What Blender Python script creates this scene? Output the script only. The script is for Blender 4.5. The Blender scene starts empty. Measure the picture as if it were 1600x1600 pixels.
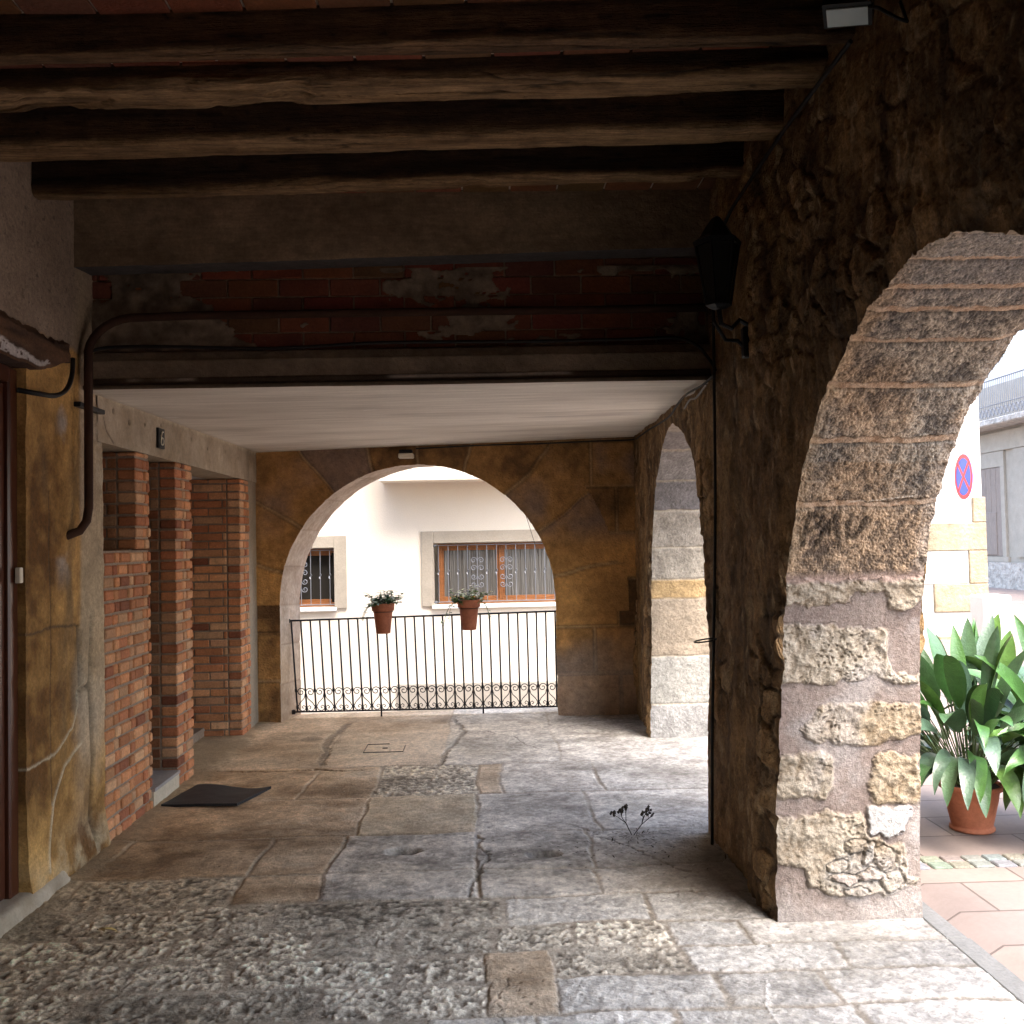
import bpy, math, random
import numpy as np
from mathutils import Vector, Matrix
random.seed(7)
sc = bpy.context.scene
R = math.radians
# ------------------------------------------------------------------ camera, world, sun, exposure
cam = bpy.data.objects.new('camera', bpy.data.cameras.new('camera'))
sc.collection.objects.link(cam); sc.camera = cam
cr, cu, cf = (0.99935088,-0.02997118,-0.01998882), (0.01902918,-0.03196926,0.99930769), (0.03058946,0.99903939,0.03137818)
cam.matrix_world = Matrix(((cr[0],cu[0],-cf[0],0),(cr[1],cu[1],-cf[1],0),(cr[2],cu[2],-cf[2],1.6),(0,0,0,1)))
cam.data.sensor_width = 36; cam.data.lens = 36*1500/1600
cam.data.clip_start = .05; cam.data.clip_end = 400
SUN_EL, SUN_AZ = 60, 155      # azimuth clockwise from +Y
w = bpy.data.worlds.new('World'); sc.world = w; w.use_nodes = True
nt = w.node_tree; bg = nt.nodes['Background']
sky = nt.nodes.new('ShaderNodeTexSky'); sky.sky_type = 'NISHITA'; sky.sun_disc = False
sky.sun_elevation = R(SUN_EL); sky.sun_rotation = R(SUN_AZ); sky.dust_density = 4; sky.air_density = 1; sky.ozone_density = .6
nt.links.new(sky.outputs[0], bg.inputs[0]); bg.inputs[1].default_value = .15
sun = bpy.data.objects.new('sun', bpy.data.lights.new('sun', 'SUN')); sc.collection.objects.link(sun)
sun.data.energy = .4; sun.data.angle = R(30); sun.data.color = (1, .98, .95)
sd = Vector((math.sin(R(SUN_AZ))*math.cos(R(SUN_EL)), math.cos(R(SUN_AZ))*math.cos(R(SUN_EL)), math.sin(R(SUN_EL))))
sun.rotation_euler = sd.to_track_quat('Z', 'Y').to_euler()
sc.view_settings.view_transform = 'Standard'; sc.view_settings.look = 'None'
sc.view_settings.exposure = 3.1; sc.view_settings.gamma = 1
sc.render.engine = 'CYCLES'
cy = sc.cycles
cy.use_denoising = True; cy.max_bounces = 10; cy.diffuse_bounces = 7; cy.glossy_bounces = 3
cy.transmission_bounces = 4; cy.sample_clamp_indirect = 6
try: cy.denoiser = 'OPENIMAGEDENOISE'
except Exception: pass
COL = sc.collection
# ------------------------------------------------------------------ numpy noise
def _h(ix, iy, iz, s):
    n = (ix*374761393 + iy*668265263 + iz*2147483647 + s*144665) & 0xffffffff
    n = ((n ^ (n >> 13)) * 1274126177) & 0xffffffff
    n = ((n ^ (n >> 16)) * 2246822519) & 0xffffffff
    return ((n ^ (n >> 15)) & 0xffffff)/16777215.0
def vn(x, y, z=0., s=0):
    x, y, z = np.broadcast_arrays(np.asarray(x, float), np.asarray(y, float), np.asarray(z, float))
    ix, iy, iz = np.floor(x), np.floor(y), np.floor(z)
    fx, fy, fz = x-ix, y-iy, z-iz
    ix, iy, iz = ix.astype(np.int64), iy.astype(np.int64), iz.astype(np.int64)
    fx, fy, fz = [f*f*(3-2*f) for f in (fx, fy, fz)]
    r = 0
    for a in (0, 1):
        for b in (0, 1):
            for c in (0, 1):
                r = r + _h(ix+a, iy+b, iz+c, s)*(fx if a else 1-fx)*(fy if b else 1-fy)*(fz if c else 1-fz)
    return r*2-1
def fbm(x, y, z=0., o=4, s=0, g=.5):
    r, a, t = 0, 1., 0
    for i in range(o):
        r = r + a*vn(np.asarray(x)*2**i+i*17.3, np.asarray(y)*2**i+i*5.1, np.asarray(z)*2**i+i*9.7, s+i); t += a; a *= g
    return r/t
def worley(x, y, s=0, jit=.9):
    x = np.asarray(x, float); y = np.asarray(y, float)
    ix, iy = np.floor(x).astype(np.int64), np.floor(y).astype(np.int64)
    d1 = np.full(x.shape, 9.); d2 = np.full(x.shape, 9.); idv = np.zeros(x.shape)
    for a in (-1, 0, 1):
        for b in (-1, 0, 1):
            cx, cyy = ix+a, iy+b
            px = cx+.5+jit*(_h(cx, cyy, cx*0, s)-.5); py = cyy+.5+jit*(_h(cx, cyy, cx*0+7, s)-.5)
            d = np.hypot(px-x, py-y); hid = _h(cx, cyy, cx*0+13, s)
            c1 = d < d1
            d2 = np.where(c1, d1, np.minimum(d2, d)); idv = np.where(c1, hid, idv); d1 = np.where(c1, d, d1)
    return d1, d2, idv
def ss(a, b, x): t = np.clip((x-a)/(b-a), 0, 1); return t*t*(3-2*t)
def mixc(a, b, t): t = np.asarray(t)[..., None]; return np.asarray(a)*(1-t)+np.asarray(b)*t
def polysd(px, py, poly):
    """signed distance (negative inside)"""
    n = len(poly); d = np.full(px.shape, 1e9); ins = np.zeros(px.shape, bool)
    for i in range(n):
        ax, ay = poly[i]; bx, by = poly[(i+1) % n]
        ex, ey = bx-ax, by-ay; wx, wy = px-ax, py-ay
        t = np.clip((wx*ex+wy*ey)/(ex*ex+ey*ey+1e-12), 0, 1)
        d = np.minimum(d, np.hypot(wx-ex*t, wy-ey*t))
        c = ((ay > py) != (by > py)) & (px < ex*(py-ay)/(ey if ey else 1e-9)+ax)
        ins ^= c
    return np.where(ins, -d, d)
def segd(px, py, pts):
    d = np.full(px.shape, 1e9)
    for (ax, ay), (bx, by) in zip(pts[:-1], pts[1:]):
        ex, ey = bx-ax, by-ay; t = np.clip(((px-ax)*ex+(py-ay)*ey)/(ex*ex+ey*ey+1e-12), 0, 1)
        d = np.minimum(d, np.hypot(px-ax-ex*t, py-ay-ey*t))
    return d
# ------------------------------------------------------------------ materials
def mat(name, col=None, rough=.85, bump=(), var=(), metal=0., spec=.3, wave=None, extra=None):
    """col None -> vertex colour 'Col'. bump: (scale, strength_m, detail). var: (scale, amount, stretch)"""
    m = bpy.data.materials.new(name); m.use_nodes = True
    n, l = m.node_tree.nodes, m.node_tree.links
    p = n['Principled BSDF']; p.inputs['Roughness'].default_value = rough
    p.inputs['Metallic'].default_value = metal; p.inputs['Specular IOR Level'].default_value = spec
    tc = n.new('ShaderNodeTexCoord')
    if col is None:
        a = n.new('ShaderNodeAttribute'); a.attribute_name = 'Col'; c = a.outputs['Color']
    else:
        a = n.new('ShaderNodeRGB'); a.outputs[0].default_value = (*col, 1); c = a.outputs[0]
    for v in var:
        sca, am = v[0], v[1]
        mp = n.new('ShaderNodeMapping'); mp.inputs['Scale'].default_value = v[2] if len(v) > 2 else (1, 1, 1)
        l.new(tc.outputs['Object'], mp.inputs[0])
        t = n.new('ShaderNodeTexNoise'); t.inputs['Scale'].default_value = sca; t.inputs['Detail'].default_value = 5
        t.inputs['Roughness'].default_value = .65
        l.new(mp.outputs[0], t.inputs['Vector'])
        r = n.new('ShaderNodeMapRange'); r.inputs['From Min'].default_value = .28; r.inputs['From Max'].default_value = .72
        r.inputs['To Min'].default_value = 1-am; r.inputs['To Max'].default_value = 1+am*.7
        l.new(t.outputs['Fac'], r.inputs['Value'])
        x = n.new('ShaderNodeVectorMath'); x.operation = 'SCALE'
        l.new(c, x.inputs[0]); l.new(r.outputs[0], x.inputs['Scale']); c = x.outputs[0]
    l.new(c, p.inputs['Base Color'])
    last = None
    for b in bump:
        t = n.new('ShaderNodeTexNoise'); t.inputs['Scale'].default_value = b[0]; t.inputs['Detail'].default_value = b[2] if len(b) > 2 else 4
        t.inputs['Roughness'].default_value = .6
        if len(b) > 3:
            mp = n.new('ShaderNodeMapping'); mp.inputs['Scale'].default_value = b[3]
            l.new(tc.outputs['Object'], mp.inputs[0]); l.new(mp.outputs[0], t.inputs['Vector'])
        else: l.new(tc.outputs['Object'], t.inputs['Vector'])
        bb = n.new('ShaderNodeBump'); bb.inputs['Distance'].default_value = b[1]; bb.inputs['Strength'].default_value = 1
        l.new(t.outputs['Fac'], bb.inputs['Height'])
        if last: l.new(last, bb.inputs['Normal'])
        last = bb.outputs[0]
    if last: l.new(last, p.inputs['Normal'])
    return m
M = {}
M['stone'] = mat('rough_stone', bump=((60, .008, 5), (220, .003, 3)), var=((9, .2), (45, .3), (130, .2)))
M['rubblewall'] = mat('rubble_masonry', bump=((11, .07, 7), (45, .02, 5), (160, .005, 3)), var=((14, .4), (45, .4), (120, .3)))
M['ashlar'] = mat('sandstone_blocks', bump=((14, .02, 6), (60, .010, 5)), var=((8, .25), (30, .25), (110, .22)))
M['windowstone'] = mat('beige_window_stone', (.31, .275, .22), bump=((50, .003, 4),), var=((4, .12), (40, .1)))
M['pitted'] = mat('pitted_stone', bump=((70, .007, 6), (190, .003, 3)), var=((170, .35), (70, .3), (12, .15)))
M['smooth_stone'] = mat('dressed_stone', bump=((40, .003, 5), (200, .001, 3)), var=((5, .14), (60, .13)))
M['floor'] = mat('worn_paving', bump=((70, .006, 6), (240, .002, 3)), var=((6, .12), (38, .22), (110, .26)), rough=.72, spec=.35)
M['plaster'] = mat('old_plaster', bump=((24, .007, 6), (130, .002, 3)), var=((5, .18), (40, .16), (120, .12)))
M['brick'] = mat('clay_brick', bump=((40, .006, 6), (200, .002, 3)), var=((10, .22), (70, .25)))
M['wood'] = mat('old_timber', bump=((5, .02, 8, (1, 16, 16)), (30, .008, 5, (1, 9, 9)), (14, .012, 5)), var=((6, .55, (1, 14, 14)), (9, .4), (60, .3, (1, 5, 5))))
M['concrete'] = mat('grey_concrete', bump=((18, .010, 6), (90, .003, 3)), var=((4, .25), (22, .25), (90, .2), (8, .2, (1, 8, 8))))
M['slab'] = mat('board_marked_plaster', bump=((4, .006, 6, (.6, 9, 1)), (60, .001, 3)), var=((3, .14, (.6, 9, 1)), (5, .14, (.5, 22, 1)), (60, .07)))
M['door'] = mat('varnished_door', (.075, .022, .010), rough=.28, bump=((8, .002, 4, (1, 1, .1)),), var=((9, .3, (8, 8, .5)),), spec=.5)
M['iron'] = mat('black_iron', (.012, .012, .013), rough=.5, metal=.3, spec=.4)
M['greyiron'] = mat('grey_iron', (.2, .21, .23), rough=.5, metal=.5)
M['rubber'] = mat('black_rubber', (.012, .014, .018), rough=.55, bump=((180, .002, 2),), spec=.5)
M['cable'] = mat('cable_black', (.015, .013, .012), rough=.6)
M['greycable'] = mat('cable_grey', (.25, .24, .23), rough=.6)
M['pipe'] = mat('brown_pipe', (.05, .022, .012), rough=.85, var=((12, .3),))
M['terra'] = mat('terracotta', (.36, .125, .065), rough=.8, bump=((60, .001, 3),), var=((7, .3), (60, .18)))
M['leaf'] = mat('leaf_green', rough=.34, spec=.6, bump=((90, .002, 2),), var=((8, .35), (40, .2)))
M['stem'] = mat('plant_stem', (.06, .09, .03), rough=.6)
M['dry'] = mat('dry_stem', (.05, .035, .02), rough=.8)
M['soil'] = mat('soil', (.05, .035, .025), bump=((60, .01, 4),))
M['cream'] = mat('cream_render', (.68, .62, .52), bump=((60, .003, 4),), var=((1.2, .04), (60, .05)))
M['white'] = mat('white_render', (.58, .57, .54), bump=((50, .003, 4),), var=((3, .05),))
M['palestone'] = mat('pale_limestone', (.33, .30, .25), bump=((50, .003, 4),), var=((4, .12), (40, .1)))
M['quoin'] = mat('quoin_limestone', (.32, .26, .17), bump=((18, .02, 5), (60, .006, 4)), var=((4, .3), (20, .2)))
M['pine'] = mat('orange_pine', (.22, .085, .028), rough=.4, var=((8, .25, (.6, 1, 6)),), spec=.5)
M['darkroom'] = mat('dark_interior', (.03, .025, .02))
M['oldwood'] = mat('weathered_door', (.24, .20, .17), bump=((8, .01, 4, (8, 8, .4)),), var=((9, .3, (10, 10, .6)),))
M['rubble'] = mat('rubble_base', (.4, .37, .33), bump=((6, .08, 3),), var=((6, .4),))
M['red'] = mat('sign_red', (.75, .03, .04), rough=.4); M['blue'] = mat('sign_blue', (.03, .09, .5), rough=.4)
M['lampglass'] = mat('lamp_glass', (.6, .68, .68), rough=.15, spec=.6)  # pale base colour stands in for the floor reflected in the glass
M['ivory'] = mat('ivory_plastic', (.7, .63, .5), rough=.4)
M['cement'] = mat('cement_strip', (.14, .14, .135), bump=((40, .006, 5),), var=((6, .2), (60, .15)))
def glassmat():
    m = mat('window_glass', (.06, .065, .06), rough=.06, spec=.9); return m
M['glass'] = glassmat()
M['smoked'] = mat('smoked_glass', (.02, .018, .015), rough=.5, spec=.1)
M['curtain'] = mat('grey_curtain', (.085, .08, .07), rough=.35, spec=.7, bump=((3, .03, 2, (8, 8, .3)),), var=((3, .15, (8, 8, .3)),))
def paver():
    m = mat('pink_pavers', (.225, .18, .16), rough=.75, var=((2, .12), (40, .08)))
    n, l = m.node_tree.nodes, m.node_tree.links; p = n['Principled BSDF']
    src = p.inputs['Base Color'].links[0].from_socket
    tc = n.new('ShaderNodeTexCoord'); mp = n.new('ShaderNodeMapping'); mp.inputs['Rotation'].default_value = (0, 0, R(-12))
    b = n.new('ShaderNodeTexBrick'); b.inputs['Scale'].default_value = 1; b.inputs['Brick Width'].default_value = .62
    b.inputs['Row Height'].default_value = .34; b.inputs['Mortar Size'].default_value = .006; b.inputs['Mortar Smooth'].default_value = .2
    b.inputs['Color1'].default_value = (1.1, 1.08, 1.05, 1); b.inputs['Color2'].default_value = (.86, .88, .9, 1); b.inputs['Mortar'].default_value = (.5, .5, .5, 1)
    mp.inputs['Rotation'].default_value = (0, 0, 0)
    x = n.new('ShaderNodeVectorMath'); x.operation = 'MULTIPLY'
    l.new(tc.outputs['Object'], mp.inputs[0]); l.new(mp.outputs[0], b.inputs['Vector'])
    l.new(src, x.inputs[0]); l.new(b.outputs['Color'], x.inputs[1]); l.new(x.outputs[0], p.inputs['Base Color'])
    bb = n.new('ShaderNodeBump'); bb.inputs['Distance'].default_value = .006; bb.invert = True
    l.new(b.outputs['Fac'], bb.inputs['Height']); l.new(bb.outputs[0], p.inputs['Normal'])
    return m
M['paver'] = paver()
# ------------------------------------------------------------------ object helpers
def tag(o, label=None, cat=None, group=None, kind=None):
    if label: o['label'] = label
    if cat: o['category'] = cat
    if group: o['group'] = group
    if kind: o['kind'] = kind
    return o
def empty(name, loc, label, cat, group=None, rz=0):
    o = bpy.data.objects.new(name, None); COL.objects.link(o); o.location = loc; o.rotation_euler.z = rz
    o.empty_display_size = .1
    return tag(o, label, cat, group)
def link(name, me, m, parent=None, smooth=False):
    me.materials.append(M[m] if isinstance(m, str) else m)
    o = bpy.data.objects.new(name, me); COL.objects.link(o)
    if smooth: me.polygons.foreach_set('use_smooth', np.ones(len(me.polygons), bool))
    if parent:
        o.parent = parent; bpy.context.view_layer.update()
        o.matrix_parent_inverse = parent.matrix_world.inverted()
    return o
class MB:
    def __init__(s): s.v = []; s.f = []; s.c = []; s.col = (.5, .5, .5)
    def face(s, pts):
        k = len(s.v); s.v += [tuple(p) for p in pts]; s.f.append(tuple(range(k, k+len(pts)))); s.c.append(s.col)
    def add(s, V, F):
        k = len(s.v); s.v += [tuple(p) for p in V]; s.f += [tuple(i+k for i in f) for f in F]; s.c += [s.col]*len(F)
    def box(s, x0, x1, y0, y1, z0, z1, rot=None, org=None):
        V = [(x, y, z) for x in (x0, x1) for y in (y0, y1) for z in (z0, z1)]
        if rot is not None:
            org = Vector(org or (0, 0, 0)); V = [tuple(rot @ (Vector(v)-org)+org) for v in V]
        s.add(V, [(0, 1, 3, 2), (4, 6, 7, 5), (0, 4, 5, 1), (2, 3, 7, 6), (0, 2, 6, 4), (1, 5, 7, 3)])
    def bev(s, x0, x1, y0, y1, z0, z1, b=.004):
        """box with chamfered edges"""
        c = ((x0+x1)/2, (y0+y1)/2, (z0+z1)/2); h = ((x1-x0)/2, (y1-y0)/2, (z1-z0)/2); b = min(b, min(h)*.9)
        V = []; idx = {}
        for sx in (-1, 1):
            for sy in (-1, 1):
                for sz in (-1, 1):
                    for ax in range(3):
                        d = [h[0]-b, h[1]-b, h[2]-b]; d[ax] = h[ax]
                        idx[(sx, sy, sz, ax)] = len(V); V.append((c[0]+sx*d[0], c[1]+sy*d[1], c[2]+sz*d[2]))
        F = []
        S = (-1, 1)
        for a in S:
            F.append([idx[(a, i, j, 0)] for i, j in ((-1, -1), (1, -1), (1, 1), (-1, 1))])
            F.append([idx[(i, a, j, 1)] for i, j in ((-1, -1), (1, -1), (1, 1), (-1, 1))])
            F.append([idx[(i, j, a, 2)] for i, j in ((-1, -1), (1, -1), (1, 1), (-1, 1))])
        for a in S:
            for bb in S:
                F.append([idx[(a, bb, -1, 0)], idx[(a, bb, 1, 0)], idx[(a, bb, 1, 1)], idx[(a, bb, -1, 1)]])
                F.append([idx[(a, -1, bb, 0)], idx[(a, 1, bb, 0)], idx[(a, 1, bb, 2)], idx[(a, -1, bb, 2)]])
                F.append([idx[(-1, a, bb, 1)], idx[(1, a, bb, 1)], idx[(1, a, bb, 2)], idx[(-1, a, bb, 2)]])
                for q in S: F.append([idx[(a, bb, q, 0)], idx[(a, bb, q, 1)], idx[(a, bb, q, 2)]])
        s.add(V, F)
    def tube(s, pts, r, n=6, cap=True, r1=None):
        pts = [Vector(p) for p in pts]; N = len(pts); rings = []
        up = None
        for i, p in enumerate(pts):
            t = (pts[min(i+1, N-1)]-pts[max(i-1, 0)]).normalized()
            if up is None:
                up = Vector((0, 0, 1)) if abs(t.z) < .9 else Vector((1, 0, 0))
            a = (up-t*up.dot(t)).normalized(); up = a; b = t.cross(a)
            rr = r if r1 is None else r+(r1-r)*i/max(1, N-1)
            rings.append([p+(a*math.cos(2*math.pi*k/n)+b*math.sin(2*math.pi*k/n))*rr for k in range(n)])
        k0 = len(s.v)
        V = [q for g in rings for q in g]; F = []
        for i in range(N-1):
            for k in range(n): F.append((i*n+k, i*n+(k+1) % n, (i+1)*n+(k+1) % n, (i+1)*n+k))
        if cap: F += [tuple(range(n)), tuple(range((N-1)*n, N*n))]
        s.add(V, F)
    def lathe(s, prof, n=28, c=(0, 0, 0)):
        V = []; F = []
        for r, z in prof:
            for k in range(n): V.append((c[0]+r*math.cos(2*math.pi*k/n), c[1]+r*math.sin(2*math.pi*k/n), c[2]+z))
        for i in range(len(prof)-1):
            for k in range(n): F.append((i*n+k, i*n+(k+1) % n, (i+1)*n+(k+1) % n, (i+1)*n+k))
        s.add(V, F)
    def build(s, name, m, parent=None, smooth=False):
        me = bpy.data.meshes.new(name); me.from_pydata(s.v, [], s.f); me.update()
        a = me.color_attributes.new('Col', 'FLOAT_COLOR', 'CORNER')
        c = np.repeat(np.array([(*q, 1) for q in s.c], np.float32), [len(f) for f in s.f], axis=0)
        a.data.foreach_set('color', c.ravel())
        return link(name, me, m, parent, smooth)
def sheets(name, parts, m, parent=None, smooth=True):
    """parts: list of (P[nu,nv,3], C[nu,nv,3]) -> one mesh"""
    VV, CC, FF, k = [], [], [], 0
    for P, C in parts:
        nu, nv = P.shape[:2]
        VV.append(P.reshape(-1, 3)); CC.append(np.clip(np.broadcast_to(C, P.shape), 0, 1).reshape(-1, 3))
        i = (np.arange(nu-1)[:, None]*nv+np.arange(nv-1)[None]).ravel()+k
        FF.append(np.stack([i, i+1, i+nv+1, i+nv], 1)); k += nu*nv
    V, C, F = np.concatenate(VV), np.concatenate(CC), np.concatenate(FF)
    me = bpy.data.meshes.new(name)
    me.vertices.add(len(V)); me.vertices.foreach_set('co', V.astype(np.float32).ravel())
    me.loops.add(F.size); me.loops.foreach_set('vertex_index', F.astype(np.int32).ravel())
    me.polygons.add(len(F)); me.polygons.foreach_set('loop_start', np.arange(0, F.size, 4, dtype=np.int32))
    me.polygons.foreach_set('loop_total', np.full(len(F), 4, np.int32))
    me.update(calc_edges=True); me.validate()
    a = me.color_attributes.new('Col', 'FLOAT_COLOR', 'POINT')
    a.data.foreach_set('color', np.concatenate([C, np.ones((len(C), 1))], 1).astype(np.float32).ravel())
    return link(name, me, m, parent, smooth)
def gridxy(u, v): return np.meshgrid(u, v, indexing='ij')

# ================================================================== GROUND
def zground(x, y):
    s = ss(9.25, 9.36, y)*(1-ss(1.9, 5.0, x))
    return -.012-1.15*s
gu = np.concatenate([np.linspace(-60, -4, 20), np.linspace(-3, 12, 61), np.linspace(14, 80, 20)])
gv = np.concatenate([np.linspace(-60, 8, 30), np.linspace(9.0, 9.6, 13), np.linspace(10, 40, 40), np.linspace(45, 120, 20)])
X, Y = gridxy(gu, gv)
Z = zground(X, Y)-np.where((X < 1.86) & (Y < 9.3), .15, 0)
g = sheets('plaza_ground', [(np.stack([X, Y, Z], -1), np.array((.5, .34, .27)))], 'paver', smooth=False)
tag(g, 'pinkish rectangular pavers of the square outside the arcade', None, None, 'structure')
# strip of small setts between the pavers
mb = MB()
for i in range(60):
    for j in range(2):
        x = 1.92+i*.105+random.uniform(-.004, .004); y = 4.60+j*.085
        mb.col = tuple(c*random.uniform(.8, 1.15) for c in (.22, .20, .19))
        mb.bev(x, x+.097, y, y+.078, -.02, .0+random.uniform(-.002, .002), .006)
o = mb.build('sett_strip', 'stone'); tag(o, 'narrow double row of small grey setts crossing the pink pavers', None, None, 'structure')

# interior floor --------------------------------------------------
FX0, FX1, FY0, FY1 = -3.3, 1.80, 2.6, 9.3
slabs = []   # x0,x1,y0,y1,type,(col)
rng = random.Random(3)
DK, MD, LT, WM = (.20, .155, .10), (.30, .265, .22), (.50, .48, .45), (.42, .33, .24)
def row(y0, y1, xs, types):
    for a, b, t in zip(xs[:-1], xs[1:], types): slabs.append((a, b, y0, y1, t))
row(2.2, 2.62, (-3.4, -2.1, -1.3, -.5, .3, .9, 1.45, 1.82), 'rrsrsss')
row(2.62, 2.95, (-3.4, -1.8, -.9, -.1, .45, 1.2, 1.82), 'rrrsss')
row(2.95, 3.30, (-3.4, -1.35, -.78, -.22, .13, .62, 1.25, 1.82), 'rrrsttt')
row(3.30, 3.56, (-3.4, -1.45, -.62, -.02, .22, .80, 1.22, 1.82), 'rrrwttt')
row(3.56, 3.80, (-3.4, -1.65, -1.0, -.35, -.04, .22, .75, 1.35, 1.82), 'rrrrwrtt')
row(3.80, 4.06, (-3.4, -1.3, -.72, -.38, .0, .34, .74, 1.05, 1.82), 'rrrrrrts')
row(4.06, 4.38, (-3.4, -1.75, -.95, -.2, .05, .7, 1.82), 'dRdRtt')
row(4.38, 4.75, (-3.4, -1.95, -1.2, -.80, -.06, .50, 1.3, 1.82), 'ddwGGst')
row(4.75, 5.36, (-3.4, -1.95, -1.2, -.80, -.06, .52, 1.3, 1.82), 'wwwGGss')
row(5.36, 6.18, (-3.4, -.75, -.08, .62, 1.82), 'wpss')
row(6.18, 7.02, (-3.4, -1.2, -.75, -.06, .10, .75, 1.82), 'wwRwss')
row(7.02, 9.5, (-3.4, -1.23, -.33, .55, 1.82), 'SSss')
nx, ny = 1000, 900
ys = FY0+(FY1-FY0)*np.linspace(0, 1, ny)**1.35
X, Y = gridxy(np.linspace(FX0, FX1, nx), ys)
wx = X+.04*fbm(X*2.3, Y*2.3, s=5, o=3)+.010*fbm(X*14, Y*14, s=9, o=3); wy = Y+.045*fbm(X*1.9, Y*1.9, s=15, o=3)+.010*fbm(X*14, Y*14, s=19, o=3)
H = np.zeros(X.shape); C = np.zeros(X.shape+(3,)); C[:] = (.31, .275, .23)
H[:] = -.004
C = C*(1+.35*fbm(X*22, Y*22, s=7, o=4))[..., None]
n1 = fbm(X*38, Y*38, s=31, o=3); n2 = fbm(X*9, Y*9, s=41, o=4); n3 = fbm(X*2.2, Y*2.2, s=51, o=4)
w1, w2, wi = worley(X*60+1.5*n2, Y*56+1.5*n1, 3)
n5 = fbm(X*2.6+2*n3, Y*7, s=57, o=6, g=.65); jv = ss(-.35, .25, fbm(X*1.7, Y*1.7, s=59, o=3))
left = 1-ss(-2.0, .0, X+.35*n3-.1*(Y-5))           # door side: brown dirt, plus warm light mixed into the colour
for k, (a, b, c, d, t) in enumerate(slabs):
    j = .003 if t not in 'S' else .001
    e = np.minimum(np.minimum(wx-a, b-wx), np.minimum(wy-c, d-wy))-j-(.004 if t in 'rRd' else 0)
    m = ss(0, .016, e+.004*fbm(X*30, Y*30, s=8)); rr = rng.random()
    if t in 'rRd':
        act = .25+.75*ss(-.75, .1, n2+.6*n5+.8*(rr-.45)); h = -.004+act*(.0035*(1-w1*1.5)+.006*n1+.003*fbm(X*60, Y*45, s=33, o=3))+.003*n2+.002*n1+.003*(rr-.5)
        col = mixc((.15, .13, .105), (.58, .54, .46), np.clip(.46+(.35+.55*act)*n1+.28*act*(.5-w1)+.35*n2+.5*n5+.35*act*fbm(X*60, Y*45, s=33, o=3), 0, 1))*(.72+.5*rr)
        if t == 'd': h *= .7; col *= .75
    elif t == 't':
        ch = np.sin((X*.6+Y*1.0)*2*np.pi/.022+4*n2)
        h = .0012*ch*ss(-.5, .5, n2)+.004*n1+.003*n2; h = h+.003*n5; col = mixc((.34, .33, .315), (.66, .65, .62), np.clip(.5+.35*n1+.1*ch+.4*n3+.35*n5, 0, 1))*(.75+.4*rr)
    elif t == 'G':
        h = .006+.005*n2+.002*n1; col = mixc((.18, .17, .16), (.52, .50, .47), np.clip(.55+.8*n2+.3*n1+.5*n5, 0, 1))
    elif t == 'p':
        h = .007+.003*n2; col = mixc((.28, .22, .15), (.52, .46, .36), np.clip(.6+.8*n2, 0, 1))
    elif t == 'w':
        h = .002+.003*n2+.001*n1; h = h+.004*n5; col = mixc((.19, .135, .085), (.52, .43, .33), np.clip(.5+.6*n2+.6*n3+.5*n5, 0, 1))
    elif t == 'S':
        h = .001+.001*n2+.004*n3; col = mixc((.25, .20, .15), (.54, .48, .41), np.clip(.55+.9*n3+.35*n2+.35*n5, 0, 1))
    else:
        h = .002+.003*n2+.001*n1; h = h+.004*n5; col = mixc((.30, .275, .25), (.70, .68, .64), np.clip(.5+.6*n2+.5*n3+.4*n5+.25*n1, 0, 1))*(.88+.24*rr)
    m = 1-(1-m)*(.25+.75*jv) if t not in 'rRdt' else ss(0, .020, e+.001+.008*n1+.008*n2)
    inside = (wx > a) & (wx < b) & (wy > c) & (wy < d); m = m*inside
    H = H*(1-m)+h*m; C = mixc(C, col, m) if False else C*(1-m[..., None])+col*m[..., None]
dust = ss(.05, .45, fbm(X*2.1+9, Y*3.4, s=63, o=6, g=.62)); C = mixc(C, (.50, .47, .41), dust*.45); dirt = ss(.0, .5, fbm(X*1.3+4, Y*2.2, s=53, o=5)); C = C*(1-.3*dirt)[..., None]*(1+.30*n1+.25*fbm(X*90, Y*70, s=61, o=3))[..., None]
pt_ = worley(X*16+n2, Y*16, 77); pm_ = ss(.16, .08, pt_[0])*(pt_[2] > .6)*ss(-.2, .3, n5); H = H-.004*pm_; C = C*(1-.45*pm_)[..., None]
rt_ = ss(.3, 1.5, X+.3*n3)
C = C*mixc(mixc((1.42, 1.37, 1.27), (.60, .595, .585), rt_), (1.62, 1.34, .98), left*.95)  # colour raised inside and cut on the right to even out the daylight
# cracks, gullies and the round and square covers
for pts, wd, dp in (([(-1.95, 6.98), (-1.7, 6.93), (-1.2, 6.95), (-.9, 6.9)], .012, .02), ([(-.35, 7.0), (-.3, 7.5), (-.2, 8.2), (-.28, 8.8)], .02, .008),
                    ([(.0, 8.2), (.25, 7.9), (.3, 7.6), (.6, 7.3)], .006, .006), ([(-.06, 5.3), (-.02, 4.9), (-.1, 4.4)], .012, .008),
                    ([(.45, 5.45), (.7, 5.1), (.95, 4.6)], .006, .006), ([(.05, 3.56), (.02, 3.3), (.08, 2.9)], .003, .004), ([(1.0, 3.5), (.93, 3.25), (.98, 2.9)], .005, -.003),
                    ([(-1.24, 8.7), (-1.3, 8.0), (-1.22, 7.1)], .035, .006)):
    d = segd(X+.03*n2+.02*n1, Y+.05*n2+.01*n1, pts); q = 1-ss(wd*.4, wd*1.3, d)
    H -= dp*q; C = C*(1-.5*q[..., None]) if dp > 0 else mixc(C, (.6, .58, .54), q)
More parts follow.
